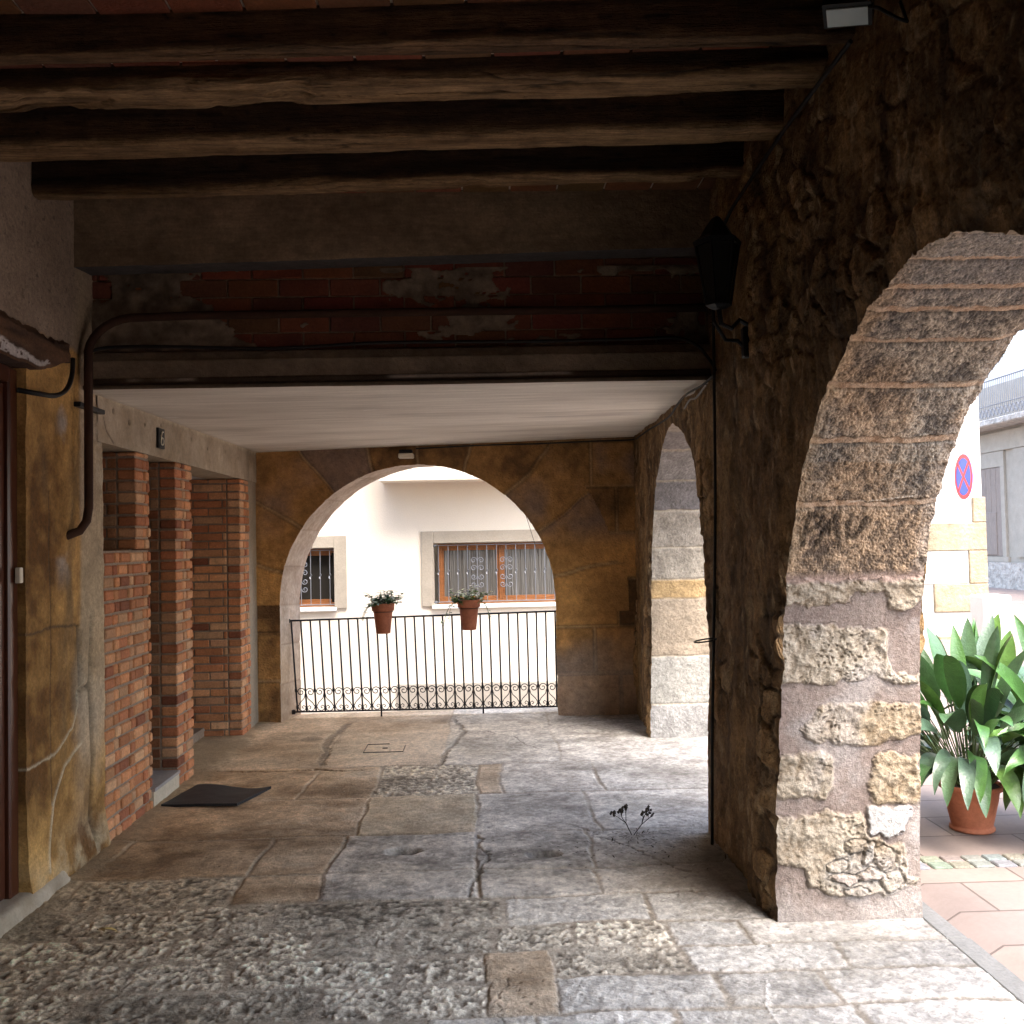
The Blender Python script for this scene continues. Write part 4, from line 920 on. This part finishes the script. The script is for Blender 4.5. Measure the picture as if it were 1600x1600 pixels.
for i in range(0, NB):
    a, b = bars[i]; up_ = (a-b).normalized()
    def W(p, q, yo=0): return Vector((b.x+p, YR+yo, b.z))+up_*q
    m = MB(); heart = (i % 2 == 0)
    if not heart:
        m.tube([W(0, .150), W(0, .165)], .012, 6); m.build('clamp', 'iron', rl)
        m = MB(); m.tube([W(0, .012), W(0, .04)], .012, 6); m.build('clamp', 'iron', rl); continue
    m.tube([W(0, .015+.135 if not heart else .185), W(0, .165 if not heart else .212)], .012, 6); m.tube([W(0, .03 if heart else .012), W(0, .055 if heart else .04)], .012, 6)
    if heart:
        for sg in (-1, 1):
            if (i == 0 and sg < 0) or (i == NB-1 and sg > 0): continue
            top_ = [(sg*p, q) for p, q in spiral((wdt*.50, .182), .008, .041, math.pi*2.75, -math.pi*.05, 26)]
            pts = [W(p, q, .006*sg) for p, q in top_]+[W(sg*(wdt-.008), .16, .006*sg), W(sg*wdt*.80, .125, .006*sg), W(sg*wdt*.30, .082, .006*sg), W(sg*.008, .05, .006*sg)]
            m.tube(pts, .0045, 5)
            low_ = [(sg*.007, .045), (sg*wdt*.25, .016), (sg*wdt*.55, .005), (sg*wdt*.85, .018), (sg*wdt*.9, .045), (sg*wdt*.68, .058), (sg*wdt*.52, .045), (sg*wdt*.60, .03), (sg*wdt*.70, .036)]
            m.tube([W(p, q, .006*sg) for p, q in low_], .0045, 5)
    m.build('scrollwork', 'iron', rl)
# ------------------------------------------------------------------ plants
def leafmesh(mb, base, dirv, ln, wd, up=Vector((0, 0, 1)), bend=.3, n=6, col=(.06, .14, .03), fold=.25, roll=0.):
    """one leaf: a curved, folded blade"""
    d = Vector(dirv).normalized(); side = d.cross(up)
    if side.length < .05: side = d.cross(Vector((1, 0, 0)))
    side.normalize(); nrm = side.cross(d).normalized()
    if roll:
        q = Matrix.Rotation(roll, 3, d); side = q @ side; nrm = q @ nrm
    V = []; p = Vector(base); cur = d.copy(); F = []
    for i in range(n+1):
        t = i/n; ww = wd*.5*min(1., 2.05*(t+.01)**.62*(1-t)**.82)
        if i == n: ww = wd*.01
        V += [p-side*ww+nrm*ww*fold, p.copy(), p+side*ww+nrm*ww*fold]
        cur = (cur+Vector((0, 0, -1))*bend/n*(1+t)).normalized(); nrm = side.cross(cur).normalized(); p = p+cur*ln/n
    for i in range(n): F += [(3*i, 3*i+1, 3*i+4, 3*i+3), (3*i+1, 3*i+2, 3*i+5, 3*i+4)]
    mb.col = col; mb.add(V, F)
def flowerpot(x, z, label, lean, kind, seed):
    rg = random.Random(seed)
    e = empty('flower_pot', (x, 8.96, z-.28), label, 'flower pot', None)
    c = (x, 8.955, z-.285)
    mb = MB(); mb.lathe([(0, 0), (.062, 0), (.066, .005), (.088, .20), (.089, .205), (.104, .21), (.108, .275), (.104, .28), (.096, .28), (.092, .25), (0, .25)], 28, c)
    mb.build('pot', 'terra', e, True)
    mb = MB(); mb.lathe([(0, .252), (.091, .251)], 16, c); mb.build('soil', 'soil', e)
    m = MB(); pts = [(c[0]+.093*math.cos(t), c[1]+.093*math.sin(t), c[2]+.20) for t in np.linspace(0, 2*math.pi, 25)]; m.tube(pts, .003, 5); m.tube([(c[0], c[1]+.09, c[2]+.20), (c[0], 9.05, c[2]+.21)], .004, 5); m.build('pot_holder', 'iron', e)
    lf, st = MB(), MB()
    for k in range(30):
        a = rg.uniform(0, 2*math.pi); el_ = rg.uniform(.35, 1.3); L = rg.uniform(.07, .19)
        trail = kind == 1 and k < 5 or kind == 0 and k < 3
        p = Vector((c[0]+.05*math.cos(a), c[1]+.05*math.sin(a), c[2]+.25)); dv = Vector((math.cos(a)*math.cos(el_), math.sin(a)*math.cos(el_), math.sin(el_)))
        if trail:
            sg = (1 if k % 2 else -1) if kind == 1 else -1
            p = Vector((c[0]+sg*.08, c[1]-.03, c[2]+.27)); dv = Vector((sg*.8, -.3, .3)).normalized(); L = rg.uniform(.22, .34) if kind else .2
        pts = [p]; cur = dv
        nseg = 8
        for q in range(nseg):
            cur = (cur+Vector((rg.uniform(-.15, .15), rg.uniform(-.1, .1), -.42 if trail else -.04))).normalized(); pts.append(pts[-1]+cur*L/nseg)
        st.tube(pts, .002, 4)
        for q in range(2 if not trail else 3, nseg+1, 1 if not trail else 2):
            for _ in range(2 if not trail else 1):
                av = rg.uniform(0, 6.28); dd = Vector((math.cos(av), math.sin(av), rg.uniform(-.2, .8)))
                if kind == 0: col = rg.choice([(.05, .13, .035), (.07, .17, .05), (.035, .09, .03), (.10, .2, .07)]); s_ = rg.uniform(.040, .062)
                else: col = rg.choice([(.20, .30, .09), (.12, .22, .06), (.45, .48, .36), (.28, .36, .10), (.08, .15, .05)]); s_ = rg.uniform(.034, .055)
                leafmesh(lf, pts[q], dd, s_, s_*.85, bend=.4, n=4, col=col)
    lf.build('foliage', 'leaf', e, True); st.build('stem', 'stem', e)
flowerpot(-.94, 1.065, 'terracotta pot of dark green bushy plant on the left of the railing', 0, 0, 5)
flowerpot(-.145, 1.08, 'terracotta pot with variegated trailing plant on the right of the railing', 0, 1, 9)

def aspidistra(cx, cyy, label, seed, nl=120, group='potted aspidistras in the square'):
    rg = random.Random(seed)
    e = empty('potted_plant', (cx, cyy, -.01), label, 'potted plant', group)
    mb = MB(); c = (cx, cyy, -.01)
    mb.lathe([(0, 0), (.108, 0), (.115, .006), (.115, .018), (.102, .024), (.106, .03), (.135, .16), (.143, .215), (.150, .222), (.163, .226), (.165, .246), (.160, .252), (.150, .250), (.146, .235), (0, .23)], 40, c)
    mb.build('pot', 'terra', e, True)
    mb = MB(); mb.lathe([(0, .238), (.146, .236)], 20, c); mb.build('soil', 'soil', e)
    lf, st = MB(), MB()
    for k in range(nl):
        a = rg.uniform(0, 2*math.pi); f = (k+.5)/nl           # f: 0 upright centre, 1 outer drooping
        r0 = .02+.10*rg.random(); p = Vector((cx+r0*math.cos(a), cyy+r0*math.sin(a), .24))
        sl_ = .48-.30*f+rg.uniform(-.08, .10); lean = .10+.95*f**.8
        dv = Vector((math.cos(a)*lean, math.sin(a)*lean, 1)).normalized(); pts = [p]; cur = dv
        for q in range(5):
            cur = (cur+Vector((math.cos(a)*.07*f, math.sin(a)*.07*f, -.02))).normalized(); pts.append(pts[-1]+cur*sl_/5)
        st.tube(pts, .0045, 5, r1=.003)
        ln = rg.uniform(.30, .46); wd_ = rg.uniform(.10, .16)
        g_ = rg.choice([(.055, .14, .035), (.07, .17, .04), (.045, .10, .035), (.07, .14, .065), (.10, .20, .045), (.08, .14, .09)])
        if rg.random() < .015: g_ = (.22, .2, .05)
        leafmesh(lf, pts[-1], cur, ln, wd_, bend=.35+1.6*f+rg.uniform(-.1, .2), n=10, col=g_, fold=.28, roll=rg.uniform(-1.2, 1.2))
    lf.build('foliage', 'leaf', e, True); st.build('stem', 'stem', e)
aspidistra(2.63, 5.2, 'bushy broad leaved plant in terracotta pot standing on the pink pavers beside the pier', 21)
aspidistra(3.12, 4.95, 'second broad leaved potted plant cut off by the right edge of the picture', 33, 100)
# dry weed growing from the joint
wd = empty('dry_weed', (.78, 5.24, 0), 'dry branching weed with tiny seed heads in a paving joint by the pier', 'weed')
rg = random.Random(4); st, hd = MB(), MB()
def twig(p, d, L, lev):
    q = [p]; cur = d
    for k in range(4): cur = (cur+Vector((rg.uniform(-.12, .12), rg.uniform(-.12, .12), rg.uniform(-.05, .08)))).normalized(); q.append(q[-1]+cur*L/4)
    st.tube(q, .0022-.0005*lev, 4)
    if lev >= 2:
        for _ in range(rg.randint(2, 4)):
            c = q[-1]+Vector((rg.uniform(-.012, .012), rg.uniform(-.01, .01), rg.uniform(-.008, .014))); s_ = rg.uniform(.006, .010)
            hd.add([c+Vector(v)*s_ for v in ((1, 0, 0), (-1, 0, 0), (0, 1, 0), (0, -1, 0), (0, 0, 1), (0, 0, -1))], [(0, 2, 4), (2, 1, 4), (1, 3, 4), (3, 0, 4), (2, 0, 5), (1, 2, 5), (3, 1, 5), (0, 3, 5)])
            for _ in range(3): leafmesh(hd, c, (rg.uniform(-1, 1), rg.uniform(-1, 1), rg.uniform(-1, 1)), .012, .004, n=2)
        return
    for k in range(3 if lev == 0 else 3):
        dd = (cur*1.1+Vector((rg.uniform(-.8, .8), rg.uniform(-.5, .5), rg.uniform(-.1, .5)))).normalized(); twig(q[-1], dd, L*.68, lev+1)
        if lev: pass
twig(Vector((.775, 5.24, .0)), Vector((-.38, 0, 1)).normalized(), .075, 0); twig(Vector((.785, 5.23, .0)), Vector((.65, 0, 1)).normalized(), .075, 0)
for k in range(46):
    a = rg.uniform(0, 6.28); rr = rg.uniform(0, .10)**1.0
    leafmesh(hd, (.79+rr*math.cos(a)*1.4, 5.2+rr*math.sin(a), .008), (math.cos(a), math.sin(a), rg.uniform(.1, .9)), rg.uniform(.02, .045), .008, n=3, bend=.6)
st.add(hd.v, hd.f); st.build('sprig', 'dry', wd)
# leaf litter
mb = MB()
for k in range(90):
    a = rg.gauss(.75, .28); b = rg.gauss(5.0, .14)
    leafmesh(mb, (a, b, .012), (rg.uniform(-1, 1), rg.uniform(-1, 1), .15), rg.uniform(.012, .03), .01, n=3, bend=.3)
o = mb.build('leaf_litter', 'dry'); tag(o, 'scatter of dry brown leaf crumbs in front of the weed', None, None, 'stuff')
mb = MB()
for k in range(160):
    a = rg.uniform(-1.95, 1.2); b = rg.uniform(3.1, 8.0); s_ = rg.uniform(.003, .009)*(1+.1*b)
    mb.add([(a-s_, b, .009), (a+s_, b+s_*.5, .012), (a+s_*.3, b+s_, .010)], [(0, 1, 2)])
o = mb.build('litter', 'ivory'); tag(o, 'tiny pale crumbs of grit scattered over the slabs', None, None, 'stuff')
lf = MB(); leafmesh(lf, (-1.62, 4.09, .02), (1, .3, .2), .07, .035, bend=.5, n=5, col=(.5, .34, .12), fold=.5); leafmesh(lf, (-1.60, 4.08, .02), (-.7, .5, .3), .05, .03, bend=.5, n=5, col=(.45, .3, .12), fold=.6)
o = lf.build('dead_leaf', 'leaf'); tag(o, 'curled yellow brown dead leaf on the dark paving near the door', 'leaf')
# doormat
bm_ = [(-2.02, 6.05), (-1.55, 6.03), (-1.43, 6.44), (-1.93, 6.50)]
Um, Vm = gridxy(np.linspace(0, 1, 50), np.linspace(0, 1, 30)); pc = [np.array(p) for p in bm_]
XY = (pc[0]*((1-Um)*(1-Vm))[..., None]+pc[1]*(Um*(1-Vm))[..., None]+pc[2]*(Um*Vm)[..., None]+pc[3]*((1-Um)*Vm)[..., None])
zm = .022+.012*np.sin(Um*5+1)*Vm+.004*fbm(Um*4, Vm*4, s=5)
mt = (np.concatenate([XY, zm[..., None]], -1), np.array((.02, .02, .02)))
sides = []
for sl_ in (np.s_[0, :], np.s_[-1, :], np.s_[:, 0], np.s_[:, -1]):
    e_ = mt[0][sl_]; lo = e_.copy(); lo[:, 2] -= .016; sides.append((np.stack([e_, lo], 0), np.array((.02, .02, .02))))
o = sheets('doormat', [mt]+sides, 'rubber'); tag(o, 'black rubber doormat lying askew before the narrow brick doorway', 'doormat')

# ================================================================== BUILDING MASS over and behind the arcade, unseen, boxed in against light leaks
mb = MB(); mb.box(-9, 1.86, -3.6, 9.2, 3.63, 6.8); mb.box(-9, -3.41, -3.6, 9.2, -1.3, 3.629); mb.box(-3.409, 1.82, -3.7, -3.42, -.2, 3.629)
mb.box(-3.409, 1.40, 5.30, 8.84, 2.60, 3.629); mb.box(-3.409, -2.41, -3.41, 5.28, -.1, 3.62)
o = mb.build('upper_building', 'palestone'); tag(o, 'unseen mass of the old building above and behind the arcade, blocking stray light', 'building')
# ================================================================== CREAM FACADE
FY = 13.5
cf_ = empty('cream_house', (0, FY, -1.2), 'cream rendered house across the lane seen through the far arch', 'house')
mb = MB()
def wallwith(mb, x0, x1, z0, z1, holes, y):
    xs = sorted({x0, x1, *[h[0] for h in holes], *[h[1] for h in holes]}); zs = sorted({z0, z1, *[h[2] for h in holes], *[h[3] for h in holes]})
    for a, b in zip(xs[:-1], xs[1:]):
        for c, d in zip(zs[:-1], zs[1:]):
            if any(h[0] <= a and b <= h[1] and h[2] <= c and d <= h[3] for h in holes): continue
            mb.face([(a, y, c), (b, y, c), (b, y, d), (a, y, d)])
    for (a, b, c, d) in holes:
        e = y+.22
        mb.face([(a, y, c), (a, e, c), (a, e, d), (a, y, d)]); mb.face([(b, y, c), (b, e, c), (b, e, d), (b, y, d)])
        mb.face([(a, y, c), (b, y, c), (b, e, c), (a, e, c)]); mb.face([(a, y, d), (b, y, d), (b, e, d), (a, e, d)])
H1 = (-.70, 1.20, .745, 1.605); H2 = (-3.02, -2.085, .745, 1.57)
wallwith(mb, -9, 4.2, -1.3, 2.46, [H1, H2], FY); mb.build('wall', 'cream', cf_)
mb = MB(); mb.box(-9, -1.39, FY, 16, 2.461, 7.5); mb.box(-1.389, 4.2, FY-.55, 16, 2.461, 7.5); mb.build('upper_storey', 'cream', cf_)
mb = MB(); mb.bev(-1.24, 4.2, FY-.03, FY+.01, -1.2, -.35, .006); mb.build('plinth', 'palestone', cf_)
mb = MB(); mb.box(-9, 4.2, 16.0, 16.1, -1.3, 2.46); mb.build('back_wall', 'cream', cf_)
def facwin(h, surround, mull, label, motif, x_left_only=False):
    a, b, c, d = h; w_ = MB()
    e = .17
    w_.bev(a-e, a, FY-.03, FY+.05, c-.02, d+e, .004) if surround[0] else None
    w_.bev(b, b+e-.0, FY-.03, FY+.05, c-.02, d+e, .004) if surround[1] else None
    w_.bev(a+.001, b-.001, FY-.028, FY+.05, d, d+e-.002, .004)
    o = w_.build('window', 'windowstone', cf_)
    if label: o['label'] = label
    s = MB(); s.bev(a-.03, b+.03, FY-.06, FY+.2, c-.055, c-.004, .005); s.build('sill', 'white', o)
    f = MB(); y0, y1 = FY+.10, FY+.16; t = .05
    f.box(a+.06, b-.01, y0, y1, d-.07, d-.01); f.box(a+.06, b-.01, y0, y1, c+.004, c+.06)
    for x in [a+.06]+list(mull)+([b-.06] if mull else []): f.bev(x, x+t, y0-.004, y1, c+.061, d-.071, .004)
    for m0, m1 in zip([a+.06]+list(mull), list(mull)+[b-.06]):
        f.box(m0+t, m1, y0+.015, y1, c+.061, c+.105); f.box(m0+t, m1, y0+.015, y1, d-.105, d-.071)
        f.box(m0+t, m0+t+.03, y0+.015, y1, c+.106, d-.106)
        if mull: f.box(m1-.03, m1, y0+.015, y1, c+.106, d-.106)
    f.build('frame', 'pine', o)
    g_ = MB(); g_.box(a+.06, b-.01, y1-.02, y1-.015, c+.05, d-.06); g_.build('pane', 'smoked' if not motif[1] else 'curtain', o)
    k = MB(); yb_ = FY+.02
    k.tube([(a+.0, yb_, d-.03), (b, yb_, d-.03)], .007, 6); k.tube([(a, yb_, c+.035), (b, yb_, c+.035)], .007, 6)
    for zz in (d-.03, c+.035): k.bev(a+.005, a+.035, yb_-.02, yb_+.02, zz-.018, zz+.018, .003)
    n = int(round((b-a)/.138)); xs_ = [a+(i+.5)*(b-a)/n for i in range(n)]
    for i, x in enumerate(xs_):
        k.tube([(x, yb_, c+.035), (x, yb_, d-.03)], .006, 6)
        if i not in motif[0]:
            for q in np.linspace(-1, 1, 5): pass
            zc_ = (c+d)/2+.02; k.tube([(x+.012*math.sin(t*2.5), yb_+.012*math.cos(t*2.5), zc_+t*.03) for t in np.linspace(-1.2, 1.2, 9)], .008, 5)
    for i in motif[0]:
        x = xs_[i]
        for j, dz in enumerate((.17, .06, -.06, -.17)):
            for sg in (-1, 1):
                cx_ = x+sg*.052; z0_ = (c+d)/2+.01+dz; aa = 0 if j < 2 else 0
                sp = spiral((0, 0), .008, .046, -math.pi*1.6, math.pi*1.05 if j < 2 else math.pi*1.05, 20)
                k.tube([(cx_+sg*(p), yb_, z0_+(q if j < 2 else -q)) for p, q in sp], .006, 5)
    k.build('grille', 'greyiron', o)
facwin(H1, (1, 1), (.20, .26), 'wide two light window with orange wood frame and scrolled grille', ((4, 7+1), True)) if False else facwin(H1, (1, 1), (.215,), 'wide two light window with orange wood frame and scrolled grille', ((4, 7), True))
facwin(H2, (1, 1), (), 'smaller dark window with scrolled grille at the left of the arch', ((3,), False))
# ================================================================== CORNER BUILDING + SQUARE
CY = 14.5
cb = empty('corner_house', (6.5, CY, 0), 'white rendered corner building with exposed stone blocks behind the big pot plant', 'house')
mb = MB(); mb.box(5.2, 7.66, CY, 22, -.1, 8.5); mb.build('wall', 'white', cb)
mb = MB()
for x0, x1, z0, z1 in ((6.75, 7.70, 1.335, 1.76), (7.42, 7.70, .83, 1.33), (6.86, 7.70, .40, .825), (7.50, 7.70, 1.765, 2.15), (6.9, 7.70, -.05, .04)): mb.bev(x0, x1, CY-.04, CY+.2, z0, z1, .012)
mb.build('quoins', 'quoin', cb)
mb = MB(); mb.bev(6.1, 7.40, CY-.03, CY+.01, .835, 1.325, .004); mb.build('render_panel', 'white', cb)
mb = MB(); mb.bev(6.95, 7.35, 13.2, 13.6, -.05, .72, .02); o = mb.build('white_block', 'white'); tag(o, 'low white masonry block in front of the corner building', 'block')
sg_ = empty('no_parking_sign', (7.05, 13.9, 2.45), 'round blue and red no stopping sign turned sideways by the white corner', 'sign')
sc0 = Vector((7.09, 13.9, 2.43)); nrm = Vector((-.985, -.17, 0)).normalized(); tx = Vector((nrm.y, -nrm.x, 0)).normalized()
vdir = (Vector((0, 0, 1.6))-sc0).normalized()
ang = math.atan2(vdir.y, vdir.x)-R(69); nrm = Vector((math.cos(ang), math.sin(ang), 0)); tx = Vector((-nrm.y, nrm.x, 0))
def disc(mb, r0, r1, off, th, n=48):
    for q in (off, ):
        V = []; F = []
        for k in range(n):
            a = 2*math.pi*k/n; dd = tx*math.cos(a)+Vector((0, 0, 1))*math.sin(a)
            V += [sc0+dd*r0+nrm*(off+th), sc0+dd*r1+nrm*(off+th), sc0+dd*r1+nrm*off, sc0+dd*r0+nrm*off]
        for k in range(n):
            j = (k+1) % n
            for u_, v_ in ((0, 1), (1, 2), (2, 3), (3, 0)): F.append((4*k+u_, 4*k+v_, 4*j+v_, 4*j+u_))
        mb.add(V, F)
mb = MB(); disc(mb, .0, .335, 0, .008); mb.build('plate', 'blue', sg_)
mb = MB(); disc(mb, .275, .335, .0085, .004); mb.build('border', 'red', sg_)
mb = MB()
for sx in (-1, 1):
    dd = (tx*sx+Vector((0, 0, 1))).normalized(); pp_ = (tx-Vector((0, 0, sx))).normalized() if sx > 0 else (tx+Vector((0, 0, 1))).normalized()
    pp_ = Vector((0, 0, 1)).cross(nrm); pp_ = dd.cross(nrm).normalized(); o_ = nrm*(.0088+.0006*sx)
    mb.face([sc0+dd*.285+pp_*.028+o_, sc0+dd*.285-pp_*.028+o_, sc0-dd*.285-pp_*.028+o_, sc0-dd*.285+pp_*.028+o_])
mb.build('cross', 'red', sg_)
mb = MB(); mb.tube([sc0-nrm*.02+Vector((0, 0, .12)), (7.35, 14.3, 2.59), (7.4, CY, 2.59)], .02, 6); mb.tube([sc0-nrm*.02-Vector((0, 0, .12)), (7.35, 14.3, 2.35), (7.4, CY, 2.35)], .02, 6); mb.build('bracket', 'greyiron', sg_)
# far street building, facing west
fb = empty('street_house', (15, 27, 0), 'old stone house with weathered door and iron balcony at the far right', 'house')
mb = MB(); mb.box(15.0, 20, 16, 40, -.2, 5.9); mb.build('wall', 'palestone', fb)
mb = MB(); mb.box(14.93, 14.999, 26.92, 28.72, .75, .9); mb.box(14.93, 14.999, 27.0, 27.2, .9, 3.5); mb.box(14.93, 14.999, 28.6, 28.85, .9, 3.5); mb.box(14.93, 14.999, 27.0, 28.85, 3.501, 3.95); mb.box(14.93, 14.999, 25.9, 26.5, .9, 3.95)
mb.box(14.9, 14.999, 16, 40, 3.96, 4.5); mb.build('door_surround', 'quoin' if False else 'palestone', fb)
dd_ = MB()
for i in range(5): dd_.bev(14.95, 14.985, 27.21+i*.277, 27.21+i*.277+.27, .91, 3.49, .01)
dd_.bev(14.93, 14.949, 27.5, 28.3, .95, 2.2, .01); dd_.build('door', 'oldwood', fb)
mb = MB(); mb.box(14.90, 14.999, 24, 40, -.1, .74); mb.build('base_course', 'rubble', fb)
mb = MB(); mb.bev(14.2, 15.0, 24, 30, 4.6, 4.78, .03); mb.col = (.2, .2, .1); mb.build('balcony_slab', 'rubble', fb)
bk = MB(); bk.tube([(14.25, 24, 5.85), (14.25, 30, 5.85)], .02, 5); bk.tube([(14.25, 24, 5.15), (14.25, 30, 5.15)], .015, 5)
for i in range(60):
    y = 24+i*.1; bk.tube([(14.25, y, 4.78), (14.25, y, 5.85)], .010, 4)
    if i % 2 == 0: bk.tube([(14.25+0*t, y+.07*math.cos(t), 4.95+.11*math.sin(t)) for t in np.linspace(0, 6.28, 10)], .012, 4)
bk.build('balcony_railing', 'greyiron', fb)
mb = MB(); mb.box(22, 30, 10, 60, -.2, 9); o = mb.build('background_house', 'white'); tag(o, 'pale house behind the street house', 'house')
